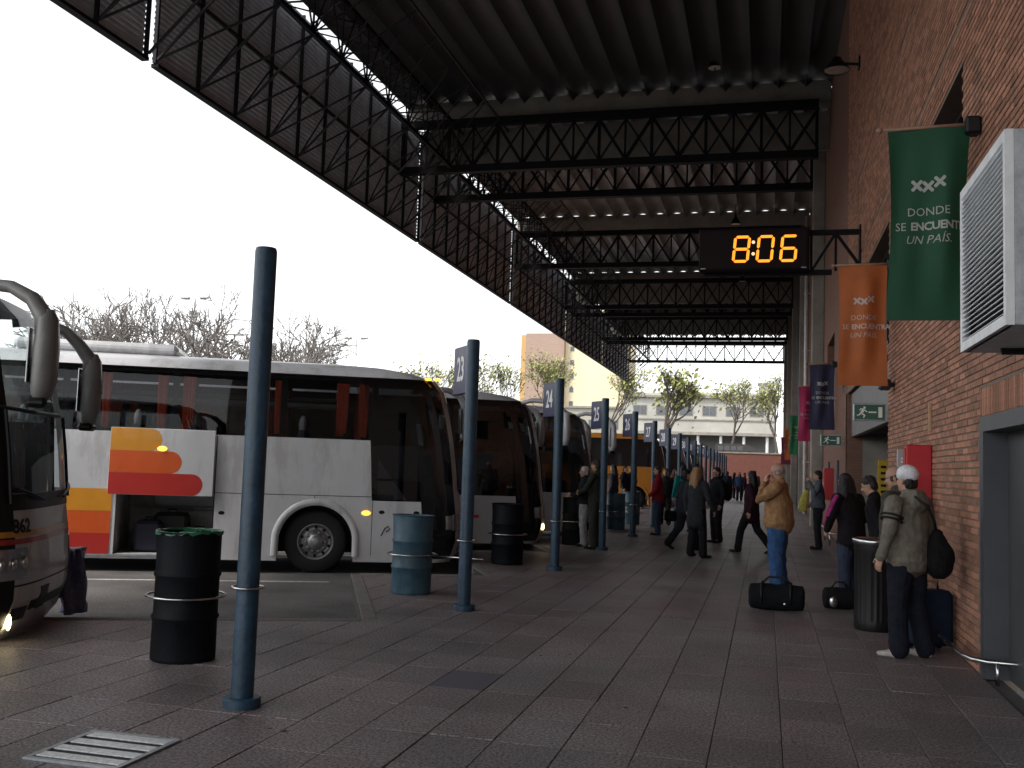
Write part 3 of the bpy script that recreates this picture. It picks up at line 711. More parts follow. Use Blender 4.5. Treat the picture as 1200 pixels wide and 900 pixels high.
    # wheels
    for c, r in arches:
        for s in (-1, 1):
            m = MB(); 
            def lx(mb, prof, n): 
                v = []; k = len(prof)
                for rr, yy in prof:
                    for j in range(n): v.append((rr*cos(2*pi*j/n), yy, rr*sin(2*pi*j/n)))
                mb.add(v, [(i*n+j, i*n+(j+1) % n, (i+1)*n+(j+1) % n, (i+1)*n+j) for i in range(k-1) for j in range(n)])
            lx(m, [(.29,.0),(.44,-.01),(.485,.03),(.50,.06),(.50,.24),(.47,.28),(.29,.28)], 32)
            wo_ = m.build('wheel', rubber, t, smooth=True); wo_.location = (c, s*1.17, .50); 
            if s > 0: wo_.rotation_euler = (0, 0, pi)
            m = MB(); lx(m, [(.295,.015),(.28,.0),(.265,.015),(.25,.06),(.20,.085),(.17,.02),(.13,-.005),(.11,-.04),(.03,-.05),(0.001,-.05)], 24); ro = m.build('rim', rim_m, wo_, smooth=True)
            bo = MB()
            for i in range(10): a = 2*pi*i/10; bo.lathe([(.016,0),(.014,-.03),(.0,-.032)], 6, c=(0,0,0)); n_ = 18; bo.v[-n_:] = [(.152*cos(a)+vx, vz-.0, .152*sin(a)+vy) for vx, vy, vz in bo.v[-n_:]]
            tag(bo.build('wheel_nut', rim_m, wo_), kind='stuff')
            h = MB()
            for i in range(10): a = 2*pi*(i+.5)/10; h.lathe([(.028,.068),(.028,.062)], 8); h.v[-16:] = [(.228*cos(a)+vx, vz-.012, .228*sin(a)+vy) for vx, vy, vz in h.v[-16:]]
            tag(h.build('hand_hole', black_pl, wo_), kind='stuff')
            # flare
            f = MB(); v = []; N = 20
            for i in range(N+1):
                a = pi*i/N; 
                for rr, yy in ((r-.02, BW-.03), (r-.015, BW+.03), (r+.07, BW+.03), (r+.10, BW-.005)): v.append((c+rr*cos(a), s*yy, max(.30, .5+rr*sin(a)) if i not in (0, N) else .28))
            f.add(v, [(i*4+j, i*4+j+1, i*4+5+j, i*4+4+j) for i in range(N) for j in range(3)]); f.build('wheel_arch', paint, t, smooth=True)
            wl = MB(); N = 14; v = []
            for i in range(N+1):
                a = pi*i/N
                for yy in (BW-.01, .72): v.append((c+(r)*cos(a), s*yy, max(.3, .5+r*sin(a))))
            wl.add(v, [(i*2, i*2+1, i*2+3, i*2+2) for i in range(N)]); wl.build('wheel_well', dark_in, t)
    # mirrors
    mm = mirror_mat or bus_grey
    for w_ in mirrors:
        s = -1 if w_ == 'r' else 1; mo = Vector(moff.get(w_, (0,0,0)))
        m = MB(); m.sm = True
        arm = [(-.80, s*.98, 3.12), (-.45, s*1.06, 3.22), (-.12, s*1.14, 3.20), (.10, s*1.19, 3.11), (.21, s*1.22, 2.96), (.24, s*1.23, 2.78)]
        arm = [arm[0]] + [tuple(Vector(q_)+mo*min(1, .35*i_)) for i_, q_ in enumerate(arm) if i_]
        m.tube(arm, [(.06,.045),(.07,.05),(.085,.055),(.10,.065),(.12,.08),(.13,.09)], 12, side=(0,1,0)); ao = m.build('mirror_arm', mm, t, smooth=True)
        m = MB(); m.tube([(.235, s*1.23, 3.02), (.24, s*1.23, 2.94), (.245, s*1.23, 2.7), (.24, s*1.23, 2.42), (.23, s*1.23, 2.30), (.22, s*1.23, 2.26)], [(.06,.05),(.13,.085),(.16,.10),(.155,.10),(.12,.08),(.05,.04)], 14, side=(0,1,0)); m.v = [tuple(Vector(q_)+mo) for q_ in m.v]; m.build('mirror_housing', mm, ao, smooth=True)
        m = MB(); m.cbox(.125, .138, s*1.23-.12, s*1.23+.12, 2.40, 2.86, .005); m.v = [tuple(Vector(q_)+mo) for q_ in m.v]; m.build('mirror_glass', chrome, ao)
        m = MB(); m.cbox(.14, .30, s*1.23-.12, s*1.23+.12, 2.2, 2.28, .03); m.v = [tuple(Vector(q_)+mo) for q_ in m.v]; m.build('mirror_foot', black_pl, ao)
    # wipers on the windshield
    for y0, y1 in ((-.35, -.95), (.35, .95)):
        m = MB(); a = [fpt(y0+(y1-y0)*i/6, 1.38+.02*i, .035) for i in range(7)]; m.tube(a, .013, 6)
        b = [fpt(y1, 1.36+.8*i/6, .03) for i in range(7)]; m.tube(b, .016, 6); m.build('wiper', black_pl, t)
    # lamps at the front
    for s in (-1, 1):
        patch(t, 'headlight', lens_m, s*.72, s*1.14, .72, .98, .012)
        patch(t, 'indicator', lens_m, s*1.15, s*1.22, .74, .96, .012)
        o_ = patch(t, 'fog_light', dark_glass, s*.62, s*.86, .36, .47, .012)
    patch(t, 'grille', black_pl, -.55, .55, .42, .50, .010)
    if seams:
        m = MB(); y = -BW-.0015
        m.box(panes[1]-1, low, y, -BW, 1.236, 1.246); m.box(low-.006, low+.002, y, -BW, .3, 1.17); m.box(-2.50, -2.49, y, -BW, 1.16, 1.235)
        m.box(-4.05, -4.035, y, -BW, .26, 2.13)
        m.build('panel_gap', black_pl, t)
    return t
def patch(t, name, mat, y0, y1, z0, z1, off, n=8, th=.03):
    if y1 < y0: y0, y1 = y1, y0
    m = MB(); v = []
    for d in (off, off-th):
        for j in (0, 1, 2):
            for i in range(n+1): v.append(fpt(y0+(y1-y0)*i/n, z0+(z1-z0)*j/2, d))
    k = 3*(n+1); f = []
    for j in range(2):
        for i in range(n): a = j*(n+1)+i; f.append((a, a+1, a+n+2, a+n+1))
    for i in range(n): f.append((i, k+i, k+i+1, i+1)); a = 2*(n+1)+i; f.append((a, a+1, k+a+1, k+a))
    for j in range(2): a = j*(n+1); f.append((a, a+n+1, k+a+n+1, k+a)); a += n; f.append((a, k+a, k+a+n+1, a+n+1))
    m.add(v, f); return m.build(name, mat, t)
def plate(t, name, mat, poly, off=.003, th=.004):
    m = MB(); m.prism(poly, lambda a, b, d: (a, -BW-d, b), 0, off); return m.build(name, mat, t)
def capsule(x0, x1, z0, z1, round_=True):
    r = (z1-z0)/2; p = [(x0, z0), (x1-r, z0)]
    p += [(x1-r+r*sin(a), z0+r-r*cos(a)) for a in [pi*i/12 for i in range(1, 12)]] + [(x1-r, z1), (x0, z1)]; return p
FR1 = Vector((-4.712, 15.803, 0)); 
def front(fr): p = fr + HN*BW; return (p.x, p.y, RB)
curt = [(-6.05,.22,2.2),(-5.75,.14,2.2),(-4.92,.16,2.2),(-4.52,.20,2.2),(-3.40,.16,2.2),(-3.12,.16,2.2),(-2.12,.20,2.25),(-1.78,.16,2.2),(-7.8,.3,2.2),(-8.3,.3,2.2)]
b1 = coach(front(FR1), 'white coach with stepped amber, orange and red stripes and an open luggage hold', bus_white, seatx=(-2.75,-3.6,-4.45,-5.3,-6.15,-7.0,-7.85), curtains=curt, dark=glass_mid, hold=(-5.5, -4.05), mirrors=('l',))
# raised hatch and its stripes
for nm, mt, x1, z0, z1 in (('amber_stripe', st_amber, -4.86, 1.86, 2.19), ('orange_stripe', st_orange, -4.55, 1.52, 1.86), ('red_stripe', st_red, -4.22, 1.18, 1.52)):
    pass
m = MB(); m.cbox(-5.62, -4.06, -BW-.085, -BW-.05, 1.18, 2.21, .008); hatch = m.build('luggage_hatch', bus_white, b1)
for mt, nm, x1, z0, z1 in ((st_amber, 'amber_stripe', -4.86, 1.861, 2.205), (st_orange, 'orange_stripe', -4.55, 1.521, 1.859), (st_red, 'red_stripe', -4.22, 1.185, 1.519)):
    m = MB(); m.prism(capsule(-5.615, x1, z0, z1), lambda a, b, d: (a, -BW-.085-d, b), 0, .002); m.build(nm, mt, hatch)
for mt, nm, z0, z1 in ((st_amber, 'amber_stripe', .92, 1.26), (st_orange, 'orange_stripe', .58, .918), (st_red, 'red_stripe', .265, .578)): plate(b1, nm, mt, [(-7.35, z0), (-5.56, z0), (-5.56, z1), (-7.35, z1)], .003)
m = MB(); m.box(-5.555, -5.54, -BW-.002, -BW+.02, .26, 2.13).box(-7.4, -4.05, -BW-.012, -BW+.02, .235, .262); m.build('hold_edge', galv, b1)
hm = M('hold_lining', (.50, .50, .50), rough=.6, metal=.2, var=.35, scale=5)
m = MB(); m.box(-5.5, -4.05, -.05, 0, .26, 1.18).box(-5.53, -5.5, -BW+.02, 0, .26, 1.18).box(-4.05, -4.02, -BW+.02, 0, .26, 1.18).box(-5.5, -4.05, -BW+.02, -.05, .25, .275); m.build('luggage_hold', hm, b1)
m = MB(); m.tube([(-5.4,-.3,.95),(-4.15,-.3,.95)], .02, 8).tube([(-4.6,-.08,.3),(-4.6,-.08,1.15)], .02, 8).box(-5.1,-4.06,-.11,-.08,.97,1.15); m.build('hold_rail', galv, b1)
for x, y, a, b, c, mt in ((-5.05,-.8,.20,.28,.24,'n'), (-4.75,-.55,.26,.2,.30,'b'), (-4.3,-.7,.15,.22,.17,'g')):
    bt = M('suitcase_'+mt, {'n':(.012,.014,.03),'b':(.015,.013,.013),'g':(.05,.06,.05)}[mt], rough=.6)
    q = thing('suitcase', b1.matrix_world @ Vector((x, y, .275)) if False else Vector(front(FR1)) + HD*x + HN*y + Vector((0,0,.28)), {'n':'dark navy suitcase in the open luggage hold, leftmost', 'b':'black suitcase in the open luggage hold, behind the others', 'g':'small grey-green suitcase at the right of the open luggage hold'}[mt], 'suitcase', 'suitcases in the luggage hold', radians(25))
    m = MB(); m.cbox(-a, a, -b, b, 0, c*2, .05); m.build('shell', bt, q); m = MB(); m.tube([(-.07,0,c*2-.01),(-.07,0,c*2+.05),(.07,0,c*2+.05),(.07,0,c*2-.01)], .012, 6); m.build('handle', black_pl, q)
for x, z, y in ((-4.85, 1.90, -BW-.088), (-1.67, .98, -BW)):
    m = MB(); m.ell((x, y, z), (.075, .025, .04), 12, 6); m.build('side_marker', amber_lamp, b1, smooth=True)
m = MB()
for x in (-3.92, -1.42, -.86): m.ell((x, -BW, 1.0 if x > -2 else .93), (.05, .008, .03), 12, 6)
m.build('lock', black_pl, b1)
m = MB(); m.cbox(-7.3, -4.79, -.75, .75, 3.42, 3.60, .07); m.build('air_conditioner', bus_white, b1)
for x in (-.74, -.58): m = MB(); m.ell((x, -1.13, 3.20), (.06, .03, .025), 10, 6); m.build('roof_marker', amber_lamp, b1, smooth=True)
scr = M('script_print', (.30, .30, .33), rough=.5, var=.05)
cr = MB()
cr.tube([(-1.42, -BW-.002, .62), (-1.36, -BW-.002, .74), (-1.31, -BW-.002, .78), (-1.28, -BW-.002, .73), (-1.34, -BW-.002, .69)], .008, 6).build('mark', black_pl, b1)
m = MB(); m.add([(-1.50,-1.16,1.2),(-1.02,-1.16,1.2),(-1.50,-1.16,1.85)], [(0,1,2)]); m.build('inner_panel', cover_m, b1)
m = MB(); m.box(-1.52, -1.1, -1.17, -1.15, 1.50, 1.54); m.build('inner_rail', black_pl, b1)
m = MB(); m.cbox(-.52, -.44, -1.10, -.95, 2.40, 2.62, .01); m.build('destination_card', cover_m, b1)
# left foreground coach, front turned to us
FR0 = FR1 + Vector((0, -2*PER, 0)) + Vector((-1.36, .36, 0)) + HD*.18
b0 = coach(front(FR0), 'white coach number 862 at the left edge, front towards us with striped band', bus_white, front_glass=glass_clear, side_glass=glass_clear, dark=glass_clear, seatx=(), curtains=(), interior=False, mirror_mat=mirror_grey, moff={'l': (-.28,0,-.16), 'r': (-.12,0,-.03)}, seams=False, pillar=black_pl)
patch(b0, 'amber_band', st_amber, -1.2, 1.2, 1.075, 1.125, .004, 24, .003); patch(b0, 'red_band', st_red, -1.2, 1.2, 1.015, 1.06, .004, 24, .003)
patch(b0, 'black_sill', black_pl, -1.2, 1.2, 1.30, 1.44, .006, 24, .02)
patch(b0, 'bumper_gap', black_pl, -1.22, 1.22, .655, .668, .004, 24, .004)
patch(b0, 'corner_vent', black_pl, -.35, -.12, .40, .60, .008, 8, .02)
me = text_mesh('862', .15, bold=.004, depth=.001)
for v in me.vertices: v.co = fpt(-.78 + v.co.x*1.25, 1.16 + v.co.y*1.1, .006 + v.co.z)
me.materials.clear(); me.materials.append(black_pl); link('number', me, b0)
m = MB(); m.ell(fpt(-.86, .36, .015), (.02, .035, .07), 12, 8); m.build('lit_lamp', white_lamp, b0, smooth=True)
for yy in (-.78, -.92, -1.04): m = MB(); m.ell(fpt(yy, .85, .012), (.02, .05, .06), 12, 8); m.build('bulb', chrome, b0, smooth=True)
m = MB(); m.cbox(-1.15, -.55, -1.05, 1.05, .9, 1.40, .08); m.build('dashboard', dark_in, b0)
m = MB(); m.tube([(-.85,.35,1.35),(-.75,.35,1.55),(-.7,.35,1.75),(-.72,.35,1.92)], [(.1,.05),(.25,.08),(.27,.09),(.1,.05)], 14, side=(0,1,0)); m.build('driver_seat', seat_m, b0, smooth=True)
m = MB(); m.box(-1.86,-.36,.98,1.02,1.2,2.1); m.build('side_lining', dark_in, b0)
m = MB(); m.box(-1.9,-1.86,-1.1,1.1,1.2,2.05); m.build('partition', dark_in, b0)
m = MB(); m.tube([fpt(.1, 1.44, -.02), fpt(.35, 2.2, -.03), fpt(.42, 3.1, -.03)], .03, 8); m.build('windshield_bar', black_pl, b0)
m = MB(); m.tube([fpt(-1.0, 2.18, .01), fpt(-.4, 2.16, .015), fpt(.4, 2.16, .015), fpt(1.0, 2.18, .01)], .02, 8); m.build('glass_joint', black_pl, b0)
ps = M('plastic_sheet', (.16, .16, .30), rough=.3, var=.4, scale=30, bump=.8, bscale=40)
t = thing('plastic_sheet', Vector(front(FR0))+HD*.05+HN*1.5+Vector((0,0,0)), 'crumpled bluish plastic hanging down beside the bumper of coach 862', 'plastic sheet', rz=radians(25))
m = MB(); N = 14; v = []; rr = random.Random(2)
for j in range(9):
    for i in range(N):
        a = 2*pi*i/N; k = .10+.05*sin(3*a+j*.6)+rr.uniform(-.012,.012); v.append((k*cos(a)*1.0-.15, k*sin(a)*1.3-.22, .12+j*.085))
m.add(v, [(j*N+i, j*N+(i+1) % N, (j+1)*N+(i+1) % N, (j+1)*N+i) for j in range(8) for i in range(N)]+[tuple(range(N)), tuple(8*N+i for i in range(N))]); m.build('sheet', ps, t, smooth=True)
# second and third coach past the striped one
FR2 = FR1 + Vector((0, PER, 0)) + HD*.42; FR3 = FR1 + Vector((0, 2*PER, 0)) + HD*.75
b2 = coach(front(FR2), 'pale silver coach with large white mirror arm, parked between sign 24 and the striped coach', bus_grey, pillar=bus_grey, side_glass=glass_dark, interior=True, mirror_mat=bus_white, low=-2.2, arches=((-3.0,.6),(-8.6,.6)), panes=(-2.2,-3.7,-5.2,-6.7,-8.2,-9.6), seams=False)
m = MB(); m.ell(fpt(-.98, .55, .0), (.03,.04,.07), 12, 8); m.build('lit_lamp', white_lamp, b2, smooth=True)
m = MB(); m.box(-1.75, -1.55, -BW-.003, -BW, .72, .78); m.build('red_mark', st_red, b2)
b3 = coach(front(FR3), 'third coach, dark glass and pale front pillar, directly behind sign post 24', bus_grey, side_glass=glass_dark, mirror_mat=bus_white, low=-2.2, arches=((-3.0,.6),(-8.6,.6)), panes=(-2.2,-3.7,-5.2,-6.7,-8.2,-9.6), seams=False)
m = MB(); m.box(-.9,-.62,-BW-.004,-BW,.80,.98); m.build('fuel_flap', black_pl, b3)
# orange coaches further along
def bay(k): return FR1 + Vector((0, PER*k, 0))
b4 = coach(front(bay(6.3)+HD*.75), 'orange coach with black script on its side, behind posts 25 and 26', bus_orange, side_glass=dark_glass, dark=dark_glass, interior=False, mirrors=(), door=False, plain=True, low=-1.2, arches=((-1.75,.6),(-8.6,.6)), panes=(-1.2,-3.1,-4.6,-6.2,-8,-9.6), seams=False, belt=1.95)
sc_txt = text_mesh('Maisina', .62, shear=.35, bold=.006, depth=.001)
for v in sc_txt.vertices: v.co = (-2.75+v.co.x*.95, -BW-.004-v.co.z, 1.52+v.co.y*.8)
sc_txt.materials.clear(); sc_txt.materials.append(black_pl); link('script', sc_txt, b4)
m = MB(); m.cbox(-7.6, -6.6, -.7, .7, 3.42, 3.62, .06); m.build('air_conditioner', galv, b4)
b5 = coach(front(bay(7)+HD*.3), 'second orange coach, mostly hidden behind posts 27 and 28', bus_orange, side_glass=dark_glass, dark=dark_glass, interior=False, mirrors=(), door=False, plain=True, low=-1.2, panes=(-1.2,-3.1,-4.6,-6.2,-8,-9.6), seams=False)
for k, fw, lb in ((8, .2, 'white coach two bays past the orange coaches, roof showing between posts 28 and 29'), (10, .4, 'white coach far along the platform, behind posts 30 and 31'), (12, .1, 'distant white coach behind the thick cluster of far posts'), (14, .3, 'farthest white coach at the end of the row of posts')):
    coach(front(bay(k)+HD*fw), lb, bus_white, side_glass=dark_glass, dark=dark_glass, interior=False, mirrors=('r',), mirror_mat=bus_white, seams=False)
# =================================================================== POSTS, DRUMS, SIGNS
def post(loc, number=None, label='', ring=True, small=False):
    t = thing('bay_post', loc, label, 'sign post', 'bay posts along the platform edge'); n = 10 if small else 20
    m = MB(); m.sm = True; m.lathe([(.075,.05),(.075,3.05),(.068,3.075),(0.002,3.08)], n, cap=False); sharp(m.build('pole', blue_post, t), 40)
    m = MB(); m.lathe([(.125,0),(.125,.055),(.115,.065),(.075,.068)], n, cap=False); sharp(m.build('base_flange', blue_post, t), 40)
    if ring:
        m = MB(); R = .105; pts = [(R*cos(2*pi*i/20), R*sin(2*pi*i/20), .78) for i in range(21)]; m.tube(pts, .008, 6); m.build('ring', chrome, t, smooth=True)
    if number:
        a = math.atan2(cos(radians(36)), -sin(radians(36)))
        s = bpy.data.objects.new('sign_panel', None)
        m = MB(); m.cbox(.078, .60, -.03, .03, 2.46, 3.03, .012); s = m.build('sign_panel', sign_navy, t); s.rotation_euler = (0, 0, a)
        lettering('number', number, .40, white_print, s, (.335, .0315, 2.745), (-1,0,0), (0,1,0), sx=.66, bold=.008, spacing=.98)
    return t
posts = [((-3.335, 6.10), None, 'tall plain blue post nearest to us, without a sign'), ((-3.28, 10.94), '23', 'blue post with sign 23 beside the blue drum bin'), ((-3.25, 15.80), '24', 'blue post with sign 24 in front of the dark third coach'),
         ((-3.18, 20.15), '25', 'blue post with sign 25 right of the person in olive'), ((-3.14, 24.65), '26', 'blue post with sign 26 before the orange coach, left of the red jacket')]
POSTL = ['blue post with sign 27 at the nose of the orange coach', 'blue post with sign 28 just right of the red jacket', 'blue post with sign 29, turquoise top at its foot', 'blue post with sign 30 above the fair hair', 'blue post with sign 31, first of the dense far cluster', 'second post in the dense far cluster, sign 32', 'third post in the dense far cluster, sign 33', 'fourth post in the dense far cluster, sign 34', 'fifth post in the dense far cluster, sign 35', 'sixth post in the dense far cluster, sign 36', 'fourth post from the far end, sign 37', 'third post from the far end, sign 38', 'last but one post of the row, sign 39', 'very last post of the row before the brick wall, sign 40']
for k in range(27, 41): posts.append(((-3.14-.012*(k-27), 24.65+4.55*(k-26)), str(k), POSTL[k-27]))
for (x, y), nb, lb in posts: post((x, y, 0), nb, lb, ring=y < 26, small=y > 30)
def drum(x, y, mat, label, h=1.0, r=.25, ring=True, liner=False, tether=None, n=28):
    t = thing('waste_drum', (x, y, 0), label, 'drum bin', 'drum bins along the platform edge')
    m = MB(); m.sm = True; R = r
    pr = [(R*.97,0),(R,.012),(R,.03)]
    for zz in (.34, .67): pr += [(R,zz*h-.025),(R+.012,zz*h-.008),(R+.012,zz*h+.008),(R,zz*h+.025)]
    pr += [(R,h-.02),(R+.012,h-.012),(R+.012,h),(R-.008,h),(R-.012,h-.02),(R-.012,.05),(0.002,.05)]
    m.lathe(pr, n, cap=False); sd_ = random.Random(int(y*10)); ph = [sd_.uniform(0, 6.3) for _ in range(6)]
    m.v = [(vx*(1+.012*sin(2*math.atan2(vy, vx)+ph[0]+vz*3)+.008*sin(5*math.atan2(vy, vx)+ph[1]-vz*6)-.05*math.exp(-((math.atan2(vy, vx)+1.4+ph[2]*.2)**2*6+(vz-.2-ph[3]*.1)**2*30))), vy*(1+.012*sin(2*math.atan2(vy, vx)+ph[0]+vz*3)+.008*sin(5*math.atan2(vy, vx)+ph[1]-vz*6)), vz+.006*sin(math.atan2(vy, vx)+ph[4])*(vz > .9)) for vx, vy, vz in m.v]
    sharp(m.build('drum', mat, t), 50)
    if ring:
        m = MB(); Q = R+.055; z = .5*h; m.tube([(Q*cos(2*pi*i/28), Q*sin(2*pi*i/28), z) for i in range(29)], .010, 8)
        if tether: m.tube([(Q*.0+Q*cos(tether[1]), Q*sin(tether[1]), z), (tether[0]*cos(tether[1]), tether[0]*sin(tether[1]), z+.03)], .010, 6)
        m.build('ring', chrome, t, smooth=True)
    if liner:
        m = MB(); v = []; N = 40; rr = random.Random(4)
        for j, (q, z) in enumerate(((R-.02, h-.10), (R-.006, h+.004), (R+.010, h+.006), (R+.0135, h-.004))):
            for i in range(N): a = 2*pi*i/N; k = (1+.03*sin(5*a)) * q if j in (0,) else q; v.append((k*cos(a), k*sin(a), z + (rr.uniform(-.02,.012) if j == 3 else rr.uniform(0,.012) if j else 0)))
        m.add(v, [(j*N+i, j*N+(i+1) % N, (j+1)*N+(i+1) % N, (j+1)*N+i) for j in range(3) for i in range(N)]); m.build('liner', green_liner, t, smooth=True)
    return t
drum(-4.55, 7.32, dark_drum, 'near black drum bin with green liner and a steel ring', h=1.02, r=.255, liner=True)
drum(-4.32, 12.05, blue_drum, 'blue drum bin beside the post of sign 23', h=.98, r=.255, tether=(1.2, -.45), liner=False)
drum(-4.18, 16.35, dark_drum, 'dark drum bin between signs 23 and 24', h=1.0, r=.27)
drum(-3.95, 21.2, dark_drum, 'dark drum bin half hidden behind post 25', h=1.0, r=.26)
drum(-3.95, 27.3, blue_drum, 'blue drum bin between posts 25 and 26', h=.98, r=.255)
drum(-3.90, 30.2, blue_drum, 'blue drum bin just behind post 26, its right half showing', h=.98, r=.255)
# ------------------------------------------------------------------- digital clock
Yc = 20.61; t = thing('digital_clock', (-.29, Yc, 6.18), 'large black digital clock showing 8:06 in glowing orange', 'clock')
m = MB(); m.cbox(-1.09, 1.09, -.14, .14, -.44, .44, .02); m.build('case', clock_blk, t)
m = MB(); m.cbox(-1.04, 1.04, -.152, -.141, -.39, .39, .004); m.build('front_glass', M('clock_face', (.012, .005, .006), rough=.6, spec=.15, var=.1), t)
SEG = {'8':'abcdefg','0':'abcdef','6':'afedcg'}
def digit(ch, cx, w_=.28, h_=.50):
    g_ = .010; k = .027; P = {}
    def hor(z, s): return [(-w_/2+g_, z), (-w_/2+g_+k, z+k), (w_/2-g_-k, z+k), (w_/2-g_, z), (w_/2-g_-k, z-k), (-w_/2+g_+k, z-k)][::-1]
    def ver(x, z0, z1): return [(x, z0+g_), (x+k, z0+g_+k), (x+k, z1-g_-k), (x, z1-g_), (x-k, z1-g_-k), (x-k, z0+g_+k)]
    P = dict(a=hor(h_/2, 1), g=hor(0, 1), d=hor(-h_/2, 1), b=ver(w_/2, 0, h_/2), c=ver(w_/2, -h_/2, 0), f=ver(-w_/2, 0, h_/2), e=ver(-w_/2, -h_/2, 0))
    for s in SEG[ch]:
        m = MB(); m.prism(P[s], lambda a, b, d: (cx+a+b*.09, -.153-d, b), 0, .006); m.build('segment', led, t)
digit('8', -.24); digit('0', .23); digit('6', .69)
for z in (-.10, .14): m = MB(); m.prism([(.034*cos(2*pi*i/10), .034*sin(2*pi*i/10)) for i in range(10)], lambda a, b, d: (-.005+a, -.153-d, b+z), 0, .006); m.build('segment', led_dot, t)
for x in (-1.0, .98): m = MB(); m.box(x-.05, x+.05, -.16, -.153, -.40, -.385); m.build('label_plate', galv, t)
t = thing('clock_bracket', (1.8, Yc, 6.15), 'black steel bracket carrying the digital clock from the brick wall', 'bracket')
m = MB(); m.beam((-3.0, .22, .42), (0, .22, .42), .10); m.build('bracket_arm', steel_blk, t); m = MB(); m.beam((-3.1, .22, -.40), (-.55, .22, -.40), .10); m.build('bracket_arm', steel_blk, t)
m = MB(); m.beam((-.95,.2,-.38),(-.48,.2,.40),.05).beam((-.48,.2,.40),(0,.2,-.30),.06).beam((-.48,.18,-.38),(-.48,.18,.40),.05).beam((-.95,.22,.40),(-.95,.22,-.38),.05); m.build('brace', steel_blk, t)
m = MB(); m.box(-.03, .01, .1, .34, -.5, .55); m.build('wall_plate', steel_blk, t)
for x in (-2.7, -1.5): m = MB(); m.box(x-.06, x+.06, .14, .30, -.46, .46); m.build('hanger', steel_blk, t)
# ------------------------------------------------------------------- banners
def banner(x0, x1, y, z0, z1, col, label, text=True, seed=0, cut=None):
    t = thing('wall_banner', (1.8, y, z1), label, 'banner', 'banners hanging out from the station wall'); mt = M('banner_cloth', col, rough=.75, var=.1, scale=4, bump=.15, bscale=300)
    a, b = x0-1.8, x1-1.8; H_ = z1-z0
    def fx(u, v):
        """cloth: u 0..1 across, v 0..1 downwards"""
        pinch = .045*sin(pi*min(1, v*1.15))*(1 if seed % 2 == 0 else .7)
        uu = .5+(u-.5)*(1-2*pinch); return a+(b-a)*uu
    def fy(u, v): return .045*sin(u*7+seed)*sin(pi*min(v+.1, 1)) + .03*sin(u*13+v*3+seed*2)*v*(1-v)*3
    m = MB(); NU, NV = 16, 18; v = []; m.sm = True
    for d in (-.003, .003):
        for j in range(NV+1):
            for i in range(NU+1): u_, v_ = i/NU, j/NV; v.append((fx(u_, v_), fy(u_, v_)+d, -H_*v_))
    k = (NU+1)*(NV+1); f = []
    for j in range(NV):
        for i in range(NU): q = j*(NU+1)+i; f += [(q, q+1, q+NU+2, q+NU+1), (k+q, k+q+NU+1, k+q+NU+2, k+q+1)]
    m.add(v, f); cl = m.build('cloth', mt, t)
    m = MB(); m.tube([(a-.06, 0, .0), (0, 0, .02)], .018, 8); m.ell((a-.07, 0, 0), (.03,.03,.03), 8, 6); m.build('pole', M('wood_pole', (.30,.18,.12), rough=.6) if 'wood_pole' not in bpy.data.materials else bpy.data.materials['wood_pole'], t, smooth=True)
    m = MB(); m.cbox(-.13, .0, -.07, .07, -.08, .08, .02); m.build('bracket', black_pl, t)
    if text:
        pr = M('banner_print', tuple(.35*c+.38 for c in col), rough=.7, var=.05)
        cx = .47 if cut else .5
        def put(me, cu, cv, name):
            for vt in me.vertices:
                u_ = (cu*(b-a) + vt.co.x)/(b-a); v_ = (cv*H_ - vt.co.y)/H_
                vt.co = (fx(u_, v_), fy(u_, v_)-.012, -H_*v_)
            me.materials.clear(); me.materials.append(pr); link(name, me, cl)
        for i, dz in enumerate((0, -.012, .022)):
            me = text_mesh('x', .05, depth=0.); bpy.data.meshes.remove(me)
            mb = MB()
            for s in (1, -1):
                pts = []
                L_, w_ = .058, .015
                for (px, py) in ((-L_, -w_), (L_, -w_), (L_+.008, 0), (L_, w_), (-L_, w_), (-L_-.008, 0)): ang = s*radians(45); pts.append((px*cos(ang)-py*sin(ang), px*sin(ang)+py*cos(ang)))
                mb.add([(x, y_ + dz, 0) for x, y_ in pts], [tuple(range(6))])
            o = mb.build('x', pr); me = o.data; bpy.data.objects.remove(o)
            for vt in me.vertices: vt.co.x += (i-1)*.10
            put(me, cx+.02, .30, 'emblem')
        put(text_mesh('DONDE', .105, depth=0.), cx+.02, .44, 'lettering')
        put(text_mesh('SE', .105, depth=0., align='LEFT'), .06, .515, 'lettering')
        put(text_mesh('ENCUENTRA', .100, bold=.003, depth=0., align='LEFT', spacing=.93), .262, .515, 'lettering')
        put(text_mesh('UN PAÍS.', .105, shear=.25, depth=0.), cx+.02, .585, 'lettering')
banner(1.03, 1.72, 9.30, 3.04, 4.77, (.007, .070, .032), 'green banner with white crosses and lettering beside the louvred unit', seed=0, cut=True)
banner(1.00, 1.68, 15.1, 2.96, 4.72, (.42, .115, .028), 'orange banner with white crosses, between the green and the navy banner', seed=1)
banner(1.10, 1.76, 27.6, 2.86, 4.60, (.020, .020, .055), 'dark navy banner with white crosses above the small exit sign', seed=2)
banner(1.05, 1.78, 34.8, 2.78, 4.62, (.36, .015, .085), 'magenta banner half hidden behind the navy banner', seed=3)
banner(1.10, 1.76, 50, 2.62, 4.50, (.02, .17, .075), 'bright green banner beyond the magenta one', seed=4)
banner(1.08, 1.78, 61, 2.5, 4.35, (.50, .13, .03), 'small far orange banner beyond the bright green one', seed=5)
banner(.98, 1.70, 69, 2.3, 4.1, (.16, .02, .05), 'farthest banner, dark wine red, behind the far orange one', seed=6)
